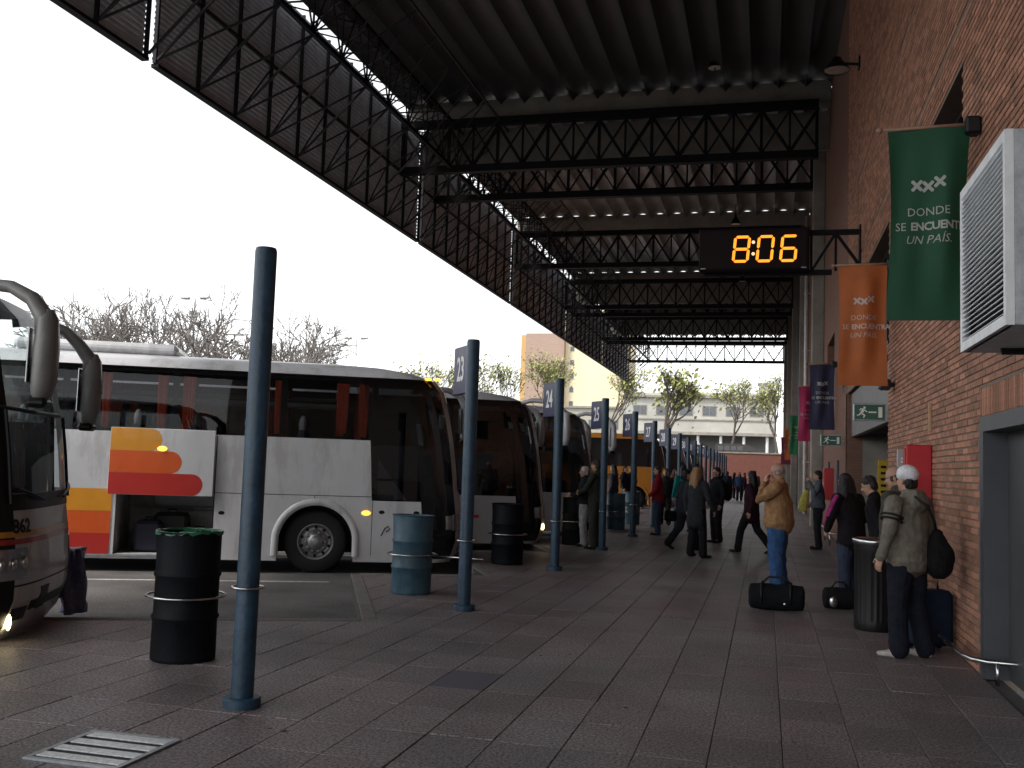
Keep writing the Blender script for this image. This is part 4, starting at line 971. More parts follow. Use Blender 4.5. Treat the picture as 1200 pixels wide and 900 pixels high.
# ------------------------------------------------------------------- louvred unit
t = thing('louvred_unit', (1.25, 5.85, 2.5), 'white louvred ventilation box fixed high on the wall at right', 'air conditioner')
LY, LH, LX = 1.30, 1.09, .545
m = MB(); m.box(.03, LX, .03, LY-.03, .0, .03).box(.03, LX, .03, LY-.03, LH-.03, LH).box(.05, LX, LY-.03, LY, .0, LH).box(LX-.02, LX, .03, LY-.03, .03, LH-.03); m.build('casing', ac_white, t)
m = MB(); m.box(.004,.05,0,.05,0,LH).box(.004,.05,LY-.05,LY,0,LH).box(.004,.05,.05,LY-.05,0,.06).box(.004,.05,.05,LY-.05,LH-.06,LH); m.build('louvre_frame', ac_white, t)
m = MB(); m.cbox(.05, LX, .0, .03, 0, LH, .006); m.build('end_panel', M('end_panel', (.42,.44,.47), rough=.6, var=.3, scale=9, bump=.3), t)
N = 30
m2 = MB(); m2.add([(.0,.05,-.014),(.0,LY-.05,-.014),(.045,LY-.05,.014),(.045,.05,.014),(.0,.05,-.010),(.0,LY-.05,-.010),(.045,LY-.05,.018),(.045,.05,.018)], [(0,1,2,3),(7,6,5,4),(0,4,5,1),(2,6,7,3),(0,3,7,4),(1,5,6,2)])
lo = m2.build('louvre_slat', ac_white, t); lme = lo.data; bpy.data.objects.remove(lo)
for i in range(N): link('louvre_slat', lme, t, (.004, 0, .08+i*(LH-.16)/(N-1)))
m = MB(); m.box(.06, .065, .05, LY-.05, .05, LH-.05); m.build('backing', M('louvre_back', (.05,.05,.055), rough=.8), t)
for y in (.25, LY-.25): m = MB(); m.box(.2, LX, y-.02, y+.02, -.04, -.002); m.build('bracket', black_pl, t)
# ------------------------------------------------------------------- exit signs
def exit_sign(x0, x1, y, z0, z1, label):
    t = thing('exit_sign', ((x0+x1)/2, y, z0), label, 'exit sign', 'exit signs along the wall'); w_ = (x1-x0); h_ = z1-z0
    m = MB(); m.cbox(-w_/2, w_/2, -.03, .03, 0, h_, .01); m.build('case', galv, t)
    m = MB(); m.box(-w_/2+.02, w_/2-.02, -.034, -.031, .02, h_-.02); m.build('face', exit_green, t)
    s = h_/.30
    def P(name, poly): m = MB(); m.prism([(a*s, b*s+h_/2) for a, b in poly], lambda a, b, d: (a, -.035-d, b), 0, .002); m.build(name, white_print, t)
    P('door_symbol', [(.14,-.09),(.205,-.09),(.205,.09),(.14,.09)]); P('arrow', [(-.02,-.012),(.11,-.012),(.11,.012),(-.02,.012)])
    P('runner_head', [(-.085+.022*cos(2*pi*i/10), .078+.022*sin(2*pi*i/10)) for i in range(10)])
    P('runner_body', [(-.15,.0),(-.11,-.02),(-.08,.045),(-.12,.06)])
    P('runner_arm', [(-.17,.03),(-.155,.025),(-.14,.05),(-.10,.045),(-.10,.062),(-.15,.068)]); P('runner_arm', [(-.09,.03),(-.05,.0),(-.035,.012),(-.085,.05)])
    P('runner_leg', [(-.12,-.02),(-.10,-.03),(-.07,-.05),(-.09,-.10),(-.11,-.10),(-.095,-.06),(-.14,-.03)]); P('runner_leg', [(-.15,.0),(-.13,-.02),(-.17,-.06),(-.21,-.06),(-.21,-.045),(-.178,-.045)])
    m = MB(); m.beam((w_/2-.01, 0, h_*.5), (1.8-(x0+x1)/2+.06, 0, h_*.5), .025); m.build('arm', galv, t)
exit_sign(1.285, 1.76, 16.0, 2.50, 2.765, 'larger green exit sign under the orange banner')
exit_sign(1.27, 1.76, 25.0, 2.36, 2.63, 'smaller green exit sign under the navy banner')
# ------------------------------------------------------------------- wall furniture
def cabinet(x, y, z0, z1, depth, ylen, label):
    t = thing('hose_cabinet', (1.8, y, z0), label, 'cabinet', 'red cabinets on the wall'); m = MB(); m.cbox(-depth, .0, 0, ylen, 0, z1-z0, .012); m.build('cabinet', red_box, t)
    m = MB(); m.cbox(-depth-.012, -depth, .03, ylen-.03, .04, z1-z0-.04, .004); m.build('door', red_box, t); m = MB(); m.cbox(-depth-.03, -depth-.012, .05, .08, (z1-z0)*.45, (z1-z0)*.58, .005); m.build('handle', chrome, t)
cabinet(1.8, 11.95, .75, 2.03, .27, .22, 'tall red cabinet on the brick wall behind the person in the white cap')
cabinet(1.8, 28.6, 1.0, 1.86, .24, .6, 'smaller red cabinet on the far brick wall beyond the entrance')
cabinet(1.8, 47.6, .7, 1.7, .3, .7, 'farthest red cabinet, beyond the pale pipe')
t = thing('wall_sign', (1.8, 13.6, 1.62), 'small pale grey sign box projecting from the wall beside the red cabinet', 'sign')
m = MB(); m.cbox(-.17, .0, -.02, .02, 0, .40, .006); m.build('frame', galv, t); m = MB(); m.box(-.155, -.015, -.025, -.021, .02, .38); m.build('face', M('sign_face', (.33,.36,.38), rough=.4), t)
for z, w_ in ((.28,.08),(.24,.09),(.13,.08),(.09,.06)): m = MB(); m.box(-.085-w_/2, -.085+w_/2, -.027, -.0255, z-.012, z+.012); m.build('print_line', white_print, t)
m = MB(); m.box(-.14, 0, -.02, .3, -.42, -.02); m.build('phone_shelf', M('phone_box', (.09,.045,.03), rough=.6), t)
t = thing('wall_strip', (1.8, 12.0, 2.18), 'short pale wooden strip fixed upright on the bricks above the red cabinet', 'strip'); m = MB(); m.cbox(-.03, .0, -.035, .035, 0, .33, .004); m.build('strip', M('strip_wood', (.50,.30,.18), rough=.7), t)
for z in (.06, .27): m = MB(); m.lathe([(.008,0),(.008,.004),(0.001,.005)], 8); o = m.build('screw', galv, t); o.location = (-.03, 0, z); o.rotation_euler = (0, -pi/2, 0)
t = thing('wall_lamp', (1.8, 15.35, 2.92), 'small dark grey lamp on the bricks at the lower corner of the orange banner', 'lamp'); m = MB(); m.cbox(-.22, -.05, -.1, .1, 0, .16, .03); m.build('body', grey_steel, t); m = MB(); m.box(-.05, .01, -.03, .03, .05, .11); m.build('arm', black_pl, t)
t = thing('yellow_sign', (2.6, 24.1, 1.20), 'narrow upright yellow sign inside the entrance', 'sign'); m = MB(); m.cbox(-.12, .12, -.02, .04, 0, .85, .01); m.build('panel', M('yellow_panel', (.55,.36,.02), rough=.5), t)
for i in range(5): m = MB(); m.box(-.06, .06, -.023, -.0205, .1+i*.14, .16+i*.14); m.build('print_line', black_pl, t)
t = thing('blue_panel', (3.0, 24.0, .4), 'dark blue upright panel deep in the entrance', 'panel'); m = MB(); m.cbox(-.2, .2, -.03, .03, 0, 2.1, .01); m.build('panel', sign_navy, t); m = MB(); m.box(-.25,.25,-.1,.1,-.4,-.36).box(-.03,.03,-.03,.03,-.36,0); m.build('stand', galv, t)
for i, (y, lb) in enumerate(((26.6, 'thin navy strip on the bricks nearest the entrance'), (30.3, 'thin navy strip on the bricks beyond the smaller red cabinet'))):
    t = thing('wall_strip', (1.8, y, .95), lb, 'strip'); m = MB(); m.cbox(-.05, .0, -.1, .1, 0, 1.1, .01); m.build('panel', sign_navy, t); m = MB(); m.box(-.055,-.0505,-.08,.08,.3,.8); m.build('face', M('strip_face', (.05,.06,.13), rough=.4), t)
# low guard rails
def rail(pts, feet, label):
    t = thing('guard_rail', (pts[0][0], pts[0][1], 0), label, 'guard rail', 'low guard rails along the wall'); o = Vector((pts[0][0], pts[0][1], 0))
    m = MB(); m.tube([Vector(p)-o for p in pts], .022, 10); m.build('rail', chrome, t, smooth=True)
    for p in feet: m = MB(); m.tube([Vector((p[0], p[1], 0))-o, Vector((p[0], p[1], p[2]))-o], .018, 8); m.build('foot', chrome, t, smooth=True)
rail([(1.62,15.9,.18),(1.62,12,.18),(1.62,9.6,.18),(1.63,9.25,.18),(1.68,9.08,.18),(1.78,9.0,.18),(2.0,8.97,.18),(2.6,8.97,.18)], [(1.62,14,.18),(1.62,11.5,.18),(1.85,8.98,.18)], 'low polished rail along the near wall, bending into the door recess')
rail([(1.95,24.6,.3),(1.55,24.6,.3),(1.5,24.7,.3),(1.5,26,.3),(1.5,30,.3)], [(1.5,25,.3),(1.5,27,.3),(1.5,29.5,.3)], 'low rail along the wall beyond the entrance, behind the person with the yellow bag')
t = thing('rubbish_bin', (1.17, 11.65, 0), 'black ribbed rubbish bin with a shiny steel rim', 'bin')
m = MB(); m.sm = True; pr = []; N = 72; zs = [0, .02, .10, .12, .80, .83, .93]; v = []
for z in zs:
    for i in range(N):
        r = .205 + (.008 if (i % 3 == 0 and .11 < z < .81) else 0) + (.010 if z > .82 else 0) + (.008 if .015 < z < .11 else 0); a = 2*pi*i/N; v.append((r*cos(a), r*sin(a), z))
m.add(v, [(j*N+i, j*N+(i+1) % N, (j+1)*N+(i+1) % N, (j+1)*N+i) for j in range(len(zs)-1) for i in range(N)]+[tuple(reversed(range(N)))]); sharp(m.build('body', black_pl, t), 25)
m = MB(); m.lathe([(.222,.925),(.235,.94),(.235,.975),(.20,.99),(.17,.975),(.17,.90)], 32, cap=False); m.build('rim', chrome, t, smooth=True)
m = MB(); m.lathe([(0.001,.9),(.175,.9)], 24); m.build('inside', dark_in, t)
# =================================================================== BEYOND THE PLATFORM
t = thing('ramp_wall', (-20, 97.2, 0), 'long red brick retaining wall closing the far end of the platform', 'wall')
m = MB(); m.box(-70, 24, 0, .5, RB-.2, 3.45); m.build('brickwork', brick_red, t); m = MB(); m.cbox(-70, 24, -.06, .56, 3.452, 3.6, .02); m.build('coping', concrete, t)
m = MB(); m.add([(-400,97.75,3.3),(200,97.75,3.3),(300,1200,3.3),(-700,1200,3.3),(-400,97.75,RB-.1),(200,97.75,RB-.1)], [(0,1,2,3),(0,4,5,1)]); tag(m.build('upper_street', asphalt), 'raised street behind the far brick wall', kind='structure')
# tower: brick slab, ochre edge, cream slab
t = thing('apartment_tower', (-47, 232, 3.3), 'tall block of flats with brick end wall and sunlit cream front', 'building')
m = MB(); m.box(-9.4, 0, 0, 14, 0, 30.2); m.build('brick_block', tower_brick, t); m = MB(); m.box(-10.9, -9.42, 1.5, 12, 13, 30.0); m.build('side_bay', ochre, t)
m = MB(); m.box(.02, 15.2, 2, 16, 0, 36); m.box(-3.2, .02, 6, 16, 30.21, 36); m.build('cream_block', cream, t)
for k in range(9):
    z = 3+k*3.3
    for x in (1.2,):
        w_ = MB(); w_.box(x, x+1.0, 1.93, 2.0, z, z+1.2); f = w_.build('window', M('tower_window', (.36,.36,.30), rough=.5) if 'tower_window' not in bpy.data.materials else bpy.data.materials['tower_window'], t)
        p_ = MB(); p_.box(x+.08, x+.92, 1.90, 1.929, z+.08, z+1.12); p_.build('pane', win_far, f)
# long low grey building
t = thing('grey_building', (-22, 158, 3.3), 'long low grey concrete building with an open ground floor beyond the far wall', 'building')
m = MB(); m.box(0, 23.5, 0, 14, 4.1, 10.6); m.build('upper_floor', bld_grey, t); m = MB(); m.cbox(-.3, 23.9, -.5, 14, 9.75, 10.15, .03); m.build('cornice', concrete, t); m = MB(); m.cbox(-.2, 23.7, -.35, 0, 4.0, 4.5, .03); m.build('slab_edge', concrete, t)
m = MB(); m.box(-.2, 23.6, -.16, 0, 6.3, 6.5); m.build('string_course', concrete, t)
m = MB(); m.box(20.8, 23, 3, 6, 10.6, 12.3); m.build('roof_box', bld_grey, t); m = MB(); m.box(20.6, 23.2, 2.8, 6.2, 12.31, 12.6); m.build('roof_slab', concrete, t)
for i in range(7): m = MB(); m.lathe([(.22,0),(.22,4.1)], 8, c=(1.2+i*3.5, .4, 0)); m.build('column', M('white_column', (.7,.7,.68), rough=.7) if 'white_column' not in bpy.data.materials else bpy.data.materials['white_column'], t)
m = MB(); m.box(0, 23.5, 5, 5.3, 0, 4.1); m.build('ground_floor_wall', M('ground_wall', (.16,.16,.15), rough=.9), t)
for i in range(6):
    x = 1.5+i*3.6; w_ = MB(); w_.box(x, x+2.2, -.05, .0, 7.0, 8.6); f = w_.build('window', concrete, t); p_ = MB(); p_.box(x+.12, x+1.05, -.08, -.051, 7.12, 8.48).box(x+1.15, x+2.08, -.08, -.051, 7.12, 8.48); p_.build('pane', win_far, f)
t = thing('grey_building', (-55, 185, 3.3), 'long pale low building left of the grey one, behind the spring trees', 'building')
m = MB(); m.box(0, 30, 0, 12, 0, 9.5); m.build('wall', M('pale_render', (.40,.38,.32), rough=.9, var=.15, scale=.3), t); m = MB(); m.box(-.3, 30.3, -.4, 12, 9.51, 9.9); m.build('cornice', concrete, t)
for i in range(8): x = 1.6+i*3.5; w_ = MB(); w_.box(x, x+2.2, -.06, .0, 5.6, 7.4); f = w_.build('window', concrete, t); p_ = MB(); p_.box(x+.12, x+2.08, -.1, -.061, 5.72, 7.28); p_.build('pane', win_far, f)
# vehicles on the raised street
def van(x, y, z, col, label, L_=5.2, H_=2.1, bus=False):
    t = thing('parked_van', (x, y, z), label, 'van', 'vehicles parked on the raised street'); pm = M('van_paint', col, rough=.35, coat=.3)
    m = MB(); pr = [(-L_/2,.35),(L_/2-.05,.35),(L_/2,.7),(L_/2-.35,1.05),(L_/2-1.15,H_-.1),(L_/2-1.5,H_),(-L_/2+.15,H_),(-L_/2,H_-.2)]
    m.prism(pr, lambda a, b, d: (a, d, b), -.9, .9); m.build('body', pm, t)
    n = 4 if L_ > 4.5 else 2
    for i in range(n): xx = -L_/2+.35+i*(L_-1.9)/n; m = MB(); m.box(xx, xx+(L_-1.9)/n-.15, -.915, -.902, H_*.52, H_*.83); m.build('window', dark_glass, t)
    for xx in (-L_/2+.9, L_/2-.95):
        for s in (-.82, .82): m = MB(); m.lathe([(.001,-.1),(.34,-.1),(.34,.1),(.001,.1)], 14); o = m.build('wheel', rubber, t); o.location = (xx, s, .34); o.rotation_euler = (pi/2, 0, 0)
van(-14.0, 128, 3.3, (.7,.7,.7), 'long white van with a row of dark windows on the raised street', 6.0, 2.3)
van(-8.6, 118, 3.3, (.62,.62,.62), 'white van beside the near tree on the raised street', 4.6, 1.7)
van(-9.2, 108, 3.3, (.03,.03,.035), 'dark car just above the far brick wall, left', 4.2, 1.4)
van(-3.0, 110, 3.3, (.035,.03,.03), 'dark car just above the far brick wall, right', 4.6, 1.4)
# ------------------------------------------------------------------- trees
def tree(loc, H_, label, cat='tree', leafy=0., spread=.5, seed=0, depth=6, trunk=.2, name='tree', up=.25, first=.28, grp=None, leafsize=.16, thick=1., minr=.012):
    bare = leafy == 0; rr = random.Random(seed); t = thing(name, loc, label, cat, grp); wd = MB(); wd.sm = True; lf = MB()
    def leafs(p, k):
        for _ in range(k):
            q = p + Vector((rr.gauss(0,.28), rr.gauss(0,.28), rr.gauss(0,.26))); lf.p = rr.random(); s = leafsize*rr.uniform(.6, 1.3)
            a = Vector((rr.gauss(0,1), rr.gauss(0,1), rr.gauss(0,1))).normalized(); b = a.orthogonal().normalized(); c = a.cross(b)
            lf.add([q-b*s, q+c*s*.5, q+b*s, q-c*s*.5], [(0,1,2,3)])
    def grow(p, d, l, r, k):
        pts = [p]; q = p; dd = d.copy(); seg = 3 if k < depth-1 else 2
        for i in range(seg):
            dd = (dd + Vector((rr.gauss(0,.17), rr.gauss(0,.17), rr.gauss(0,.10)+up*.25))).normalized(); q = q + dd*(l/seg); pts.append(q)
        r1 = max(minr, r*.66); r = max(r, minr)
        wd.tube(pts, [r+(r1-r)*i/seg for i in range(seg+1)], 7 if k < 2 else (4 if k < 4 else 3), cap=False)
        if k >= depth:
            if leafy: leafs(q, int(leafy) + (rr.random() < leafy % 1))
            return
        if leafy and k >= depth-2: leafs(pts[1], int(leafy*.6+rr.random()))
        n = (rr.choice((2, 2, 3)) if bare else rr.choice((2, 3, 3))) if k else 4
        for i in range(n):
            a = 2*pi*(i+rr.random()*.7)/n; tilt = spread*rr.uniform(.55, 1.35)*(1.1 if k else 1.)
            u = dd.orthogonal().normalized(); v = dd.cross(u); nd = (dd*cos(tilt) + (u*cos(a)+v*sin(a))*sin(tilt)).normalized()
            grow(q, nd, l*rr.uniform(.62, .86), r1*.8, k+1)
        if k and rr.random() < .6: grow(q, dd, l*.75, r1*.85, k+1)
    grow(Vector((0,0,-.1)), Vector((0,0,1)), H_*first, trunk*thick, 0)
    # fit to the wanted height
    top = max(v[2] for v in wd.v); s = H_/top
    wd.v = [(x*s, y*s, z*s) for x, y, z in wd.v]; lf.v = [(x*s, y*s, z*s) for x, y, z in lf.v]
    wd.build('trunk', bark_pale if leafy < 1 else bark, t, smooth=True)
    if lf.f: tag(lf.build('crown', bud_m if leafy < 1 else leaf_m, t), kind='stuff')
    return t
for i, (x, y, h_, s, sp) in enumerate(((-47.5, 63, 12.6, 11, .62), (-41.5, 60, 13.0, 12, .60), (-50, 72, 14.0, 15, .6), (-37.0, 64, 12.0, 13, .62), (-34.6, 62, 10.2, 14, .62), (-35.5, 72, 10.6, 16, .62))):
    tree((x, y, RB), h_*1.10, ['bare tree at the left, its twigs beside the mirror of coach 862', 'tallest bare tree above the air conditioner of the striped coach', 'bare tree standing farther back among the leafless row', 'bare tree with yellowish buds in front of the lamp mast', 'bare tree just left of the plain post', 'bare tree just right of the plain post'][i], leafy=0, spread=sp*1.05, seed=s, depth=6, trunk=.45, grp='bare trees behind the coaches', up=.16, first=.17, name='bare_tree', minr=.017)
for i, (u, v, Y, h_, s, lab) in enumerate(((508, 425, 84, 9.5, 21, 'leafy spring tree showing just left of sign 23'), (580, 418, 86, 10.4, 22, 'airy spring tree between sign 23 and the brick tower'), (640, 418, 110, 14., 23, 'yellow-green spring tree in front of the brick tower'), (706, 432, 104, 11.5, 24, 'spring tree before the cream tower, above sign 25'), (785, 432, 108, 9.2, 25, 'many-stemmed spring tree rising over signs 27 and 28'), (858, 442, 112, 8.6, 26, 'slender spring tree in front of the grey building'), (913, 440, 112, 8.6, 27, 'spring tree at the right end of the far wall'), (560, 450, 95, 8., 28, 'small spring tree behind post 23'))):
    p = at(u, v, Y); base = RB if Y < 97 else 3.3
    tree((p.x, Y, base), p.z-base, lab, leafy=(2.0, 2.0, 2.6, 1.8, 1.1, 2.0, 2.0, 2.0)[i], spread=.40 if i != 4 else .30, seed=s, depth=5, trunk=.13, grp='spring trees beyond the bays', leafsize=.10, minr=.012, up=.45, first=.2 if i != 4 else .1, name='spring_tree')
def mast(u, v, Y, label):
    p = at(u, v, Y); t = thing('lamp_mast', (p.x, Y, RB), label, 'lamp mast', 'lamp masts in the yard'); h_ = p.z-RB
    m = MB(); m.tube([(0,0,0),(0,0,h_)], [.14,.07], 8); m.build('mast', galv, t, smooth=True); m = MB(); m.tube([(-1.0,0,h_-.05),(1.0,0,h_-.05)], .04, 6); m.build('crossarm', galv, t)
    for s in (-1, 1): m = MB(); m.cbox(s*.9-.45, s*.9+.35, -.15, .15, h_-.02, h_+.16, .05); m.build('lamp_head', galv, t)
mast(229, 350, 75, 'lamp mast with two heads among the bare trees'); mast(418, 397, 95, 'thin lamp mast above the roof of the striped coach')
# =================================================================== PEOPLE
dg = None
def remesh(mb, name, mat, parent, voxel=.010, smooth=3, disp=0., dscale=.12, seed=0):
    me = bpy.data.meshes.new(name); me.from_pydata(mb.v, [], mb.f)
    bm = bmesh.new(); bm.from_mesh(me); bmesh.ops.recalc_face_normals(bm, faces=bm.faces); bm.to_mesh(me); bm.free()
    o = bpy.data.objects.new(name, me); COL.objects.link(o)
    r = o.modifiers.new('r', 'REMESH'); r.mode = 'VOXEL'; r.voxel_size = voxel; r.adaptivity = 0
    if smooth: s = o.modifiers.new('s', 'SMOOTH'); s.factor = .5; s.iterations = smooth
    if disp:
        tx = bpy.data.textures.new('folds', 'CLOUDS'); tx.noise_scale = dscale; tx.noise_depth = 2
        d = o.modifiers.new('d', 'DISPLACE'); d.texture = tx; d.strength = disp; d.mid_level = .5
    bpy.context.view_layer.update()
    new = bpy.data.meshes.new_from_object(o.evaluated_get(bpy.context.evaluated_depsgraph_get()))
    bpy.data.objects.remove(o); new.name = name
    new.polygons.foreach_set('use_smooth', [True]*len(new.polygons)); new.materials.clear()
    for m_ in (mat if isinstance(mat, (list, tuple)) else [mat]): new.materials.append(m_)
    return link(name, new, parent)
def limb(mb, pts, rad, n=10, side=None):
    """closed tapered limb with rounded ends"""
    P = [Vector(p) for p in pts]; R = [r if isinstance(r, tuple) else (r, r) for r in rad]
    d0 = (P[0]-P[1]).normalized(); d1 = (P[-1]-P[-2]).normalized()
    r0, r1 = min(R[0]), min(R[-1])
    P = [P[0]+d0*r0*.85, P[0]+d0*r0*.5] + P + [P[-1]+d1*r1*.5, P[-1]+d1*r1*.85]
    R = [(R[0][0]*.35, R[0][1]*.35), (R[0][0]*.8, R[0][1]*.8)] + R + [(R[-1][0]*.8, R[-1][1]*.8), (R[-1][0]*.35, R[-1][1]*.35)]
    mb.tube(P, R, n, side=side)
def hand(mb, w, d, side, curl=.35, palm=None, k=1.):
    """palm, four separate bent fingers and a thumb; w wrist, d direction, side +1 right / -1 left"""
    d = Vector(d).normalized(); pn = Vector(palm) if palm else Vector((-side, 0, 0))       # palm looks to pn
    pn = (pn - d*pn.dot(d)); pn = pn.normalized() if pn.length > 1e-4 else d.orthogonal().normalized()
    ac = d.cross(pn).normalized() * side        # towards the thumb side
    w = Vector(w); limb(mb, [w-d*.02, w+d*.03, w+d*.085*k], [(.024,.018),(.036,.016),(.041,.014)], 8, side=tuple(ac))
    for i, (off, L_) in enumerate(((.030,.072),(.010,.080),(-.010,.074),(-.029,.058))):
        b = w + d*.082*k + ac*off; c1 = (d*cos(curl)+pn*sin(curl)); c2 = (d*cos(curl*2.1)+pn*sin(curl*2.1)); c3 = (d*cos(curl*2.9)+pn*sin(curl*2.9))
        p1 = b + c1*L_*.45*k; p2 = p1 + c2*L_*.32*k; p3 = p2 + c3*L_*.25*k; limb(mb, [b, p1, p2, p3], [.0095,.009,.0085,.0075], 6)
    b = w + d*.025 + ac*.030; t1 = (d*.7+ac*.7+pn*.15).normalized(); t2 = (d*.95+ac*.25+pn*.25).normalized()
    limb(mb, [b, b+t1*.036*k, b+t1*.036*k+t2*.034*k], [.014,.011,.009], 6)
skins = {k: M('skin_'+k, c, rough=.55, var=.08, scale=9) for k, c in (('a', (.42,.24,.17)), ('b', (.36,.20,.14)), ('c', (.46,.28,.21)))}
hairs = {k: M('hair_'+k, c, rough=.6, var=.4, scale=40, bump=.6, bscale=70) for k, c in (('black', (.010,.008,.008)), ('brown', (.035,.02,.012)), ('blond', (.30,.17,.075)), ('grey', (.22,.21,.20)), ('white', (.5,.49,.48)))}
eye_m = M('eye', (.03,.025,.02), rough=.2); lip_m = M('lips', (.28,.11,.09), rough=.5)
_cl = {}
def cloth(c, name='cloth', bump=.35):
    k = (c, name)
    if k not in _cl: _cl[k] = M(name, c, rough=.9, spec=.15, var=.3, scale=14, bump=bump, bscale=90)
    return _cl[k]
def person(x, y, face, label, H_=1.74, top=(.03,.03,.04), legs=(.02,.02,.03), hair='black', style='short', skin='a', shoes=(.02,.02,.02), la=None, ra=None, ll=None, rl=None, lean=0., coat=.86, vox=.009, turn=0., nod=0., build=1., hood=False, z=0., collar=True, lh=None, rh=None, fold=.018, hang=None, group='people on the platform', far=False):
    """face: degrees from +Y towards +X that the body looks to"""
    t = thing('person', (x, y, z), label, 'person', group, -radians(face)); k = H_/1.74
    if far: vox = max(vox, .016)
    B_ = build; L = lambda p: Vector((p[0]*k, p[1]*k, p[2]*k))
    def lp(p):   # lean of the upper body about the hips
        p = Vector(p); a = lean*max(0, min(1, (p.z-.95)/.4)); h_ = p.z-.95
        return Vector((p.x, p.y+sin(radians(a))*h_, .95+cos(radians(a))*h_)) if p.z > .95 else p
    sh = {1: lp((.185*B_, -.01, 1.425)), -1: lp((-.185*B_, -.01, 1.425))}
    el = {1: ra[0] if ra else (.25*B_, -.035, 1.14), -1: la[0] if la else (-.25*B_, -.035, 1.14)}
    wr = {1: ra[1] if ra else (.265*B_, .05, .90), -1: la[1] if la else (-.265*B_, .05, .90)}
    kn = {1: rl[0] if rl else (.105, .015, .50), -1: ll[0] if ll else (-.105, .015, .50)}
    an = {1: rl[1] if rl else (.115, -.02, .085), -1: ll[1] if ll else (-.115, -.02, .085)}
    td = {1: rl[2] if rl and len(rl) > 2 else (.12, .99, 0), -1: ll[2] if ll and len(ll) > 2 else (-.12, .99, 0)}
    hip = {1: (.09, 0, .92), -1: (-.09, 0, .92)}
    nk = lp((0, -.005, 1.49)); hd = lp((0, .022, 1.63)); hd = Vector(hd)
    rot = Euler((radians(-nod), 0, -radians(turn))).to_matrix()
    def hp(p): return hd + rot @ Vector(p)
    # --- body: one continuous surface
    b = MB()
    limb(b, [L(lp((0,0,.92))), L(lp((0,0,1.1))), L(lp((0,.0,1.3))), L(lp((0,-.005,1.42)))], [(.14*B_,.10),(.125*B_,.095),(.14*B_,.10),(.12*B_,.07)], 14, side=(1,0,0))
    limb(b, [L(lp((0,-.01,1.40))), L(nk), L(hp((0,-.012,-.05)))], [.065,.052,.052], 12)
    b.ell(L(hp((0,-.012,.035))), (.073*k,.092*k,.088*k), 18, 12, rot); b.ell(L(hp((0,.012,-.03))), (.058*k,.074*k,.078*k), 16, 10, rot); b.ell(L(hp((0,.05,-.085))), (.03*k,.03*k,.022*k), 10, 8, rot)
    limb(b, [L(hp((0,.078,.015))), L(hp((0,.098,-.022)))], [.010,.0155], 8); 
    for s in (-1, 1): b.ell(L(hp((s*.076,-.012,-.012))), (.010*k,.020*k,.032*k), 8, 6, rot); b.ell(L(hp((s*.028,.068,.026))), (.02*k,.016*k,.010*k), 8, 6, rot)
    for s in (-1, 1):
        limb(b, [L(sh[s]), L(el[s]), L(wr[s])], [.045,.036,.024], 10)
        d = Vector(wr[s])-Vector(el[s]); hk = (rh if s > 0 else lh) or {}
        hand(b, L(wr[s]), hk.get('d', d), s, hk.get('curl', .35), hk.get('palm'), k)
        limb(b, [L(hip[s]), L(kn[s]), L(an[s])], [.075,.05,.036], 10)
        a_ = Vector(an[s]); f_ = Vector(td[s]).normalized(); limb(b, [L(a_), L(a_+f_*.10+Vector((0,0,-.045)))], [.036,.028], 8)
    remesh(b, 'body', skins[skin], t, max(.0065, vox*.75), 2)
    for s in (-1, 1): e = MB(); e.ell(L(hp((s*.028,.083,.012))), (.007*k,.004*k,.005*k), 8, 6); e.build('eye', eye_m, t, smooth=True)
    e = MB(); e.ell(L(hp((0,.083,-.058))), (.022*k,.006*k,.007*k), 8, 6); e.build('mouth', lip_m, t, smooth=True)
    # --- trousers
    b = MB(); limb(b, [L((0,-.01,.90)), L(lp((0,-.005,1.02)))], [(.155*B_,.125*B_),(.15*B_,.12*B_)], 14, side=(1,0,0))
    for s in (-1, 1):
        K, A = Vector(kn[s]), Vector(an[s]); limb(b, [L(hip[s]), L((Vector(hip[s])*.5+K*.5)), L(K), L(K*.45+A*.55), L(A+Vector((0,-.005,-.01)))], [.108*B_,.100*B_,.082*B_,.078*B_,.080*B_], 12)
    remesh(b, 'trousers', cloth(legs, 'trouser_cloth'), t, vox, 3, fold*1.1, .10)
    # --- jacket with sleeves
    b = MB(); zb = coat
    limb(b, [L(lp((0,-.005,zb+.09))), L(lp((0,-.002,1.06))), L(lp((0,.004,1.22))), L(lp((0,0,1.36))), L(lp((0,-.01,1.435)))], [(.202*B_,.165*B_),(.184*B_,.150*B_),(.19*B_,.148*B_),(.19*B_,.13),(.14*B_,.085)], 18, side=(1,0,0))
    if collar: limb(b, [L(lp((0,-.015,1.44))), L(lp((0,-.012,1.515)))], [(.085,.08),(.072,.07)], 14)
    if hood: b.ell(L(lp((0,-.11,1.43))), (.13*k,.075*k,.10*k), 12, 8); limb(b, [L(lp((-.09,-.02,1.47))), L(lp((-.05,-.11,1.50))), L(lp((.05,-.11,1.50))), L(lp((.09,-.02,1.47)))], [.04,.05,.05,.04], 10)
    for s in (-1, 1):
        d = (Vector(wr[s])-Vector(el[s])).normalized(); limb(b, [L(sh[s]), L((Vector(sh[s])+Vector(el[s]))/2), L(el[s]), L((Vector(el[s])+Vector(wr[s]))/2), L(Vector(wr[s])-d*.005)], [.075*B_,.068*B_,.060,.053,.047], 12)
    remesh(b, 'jacket', cloth(top, 'jacket_cloth'), t, vox, 3, fold, .09)
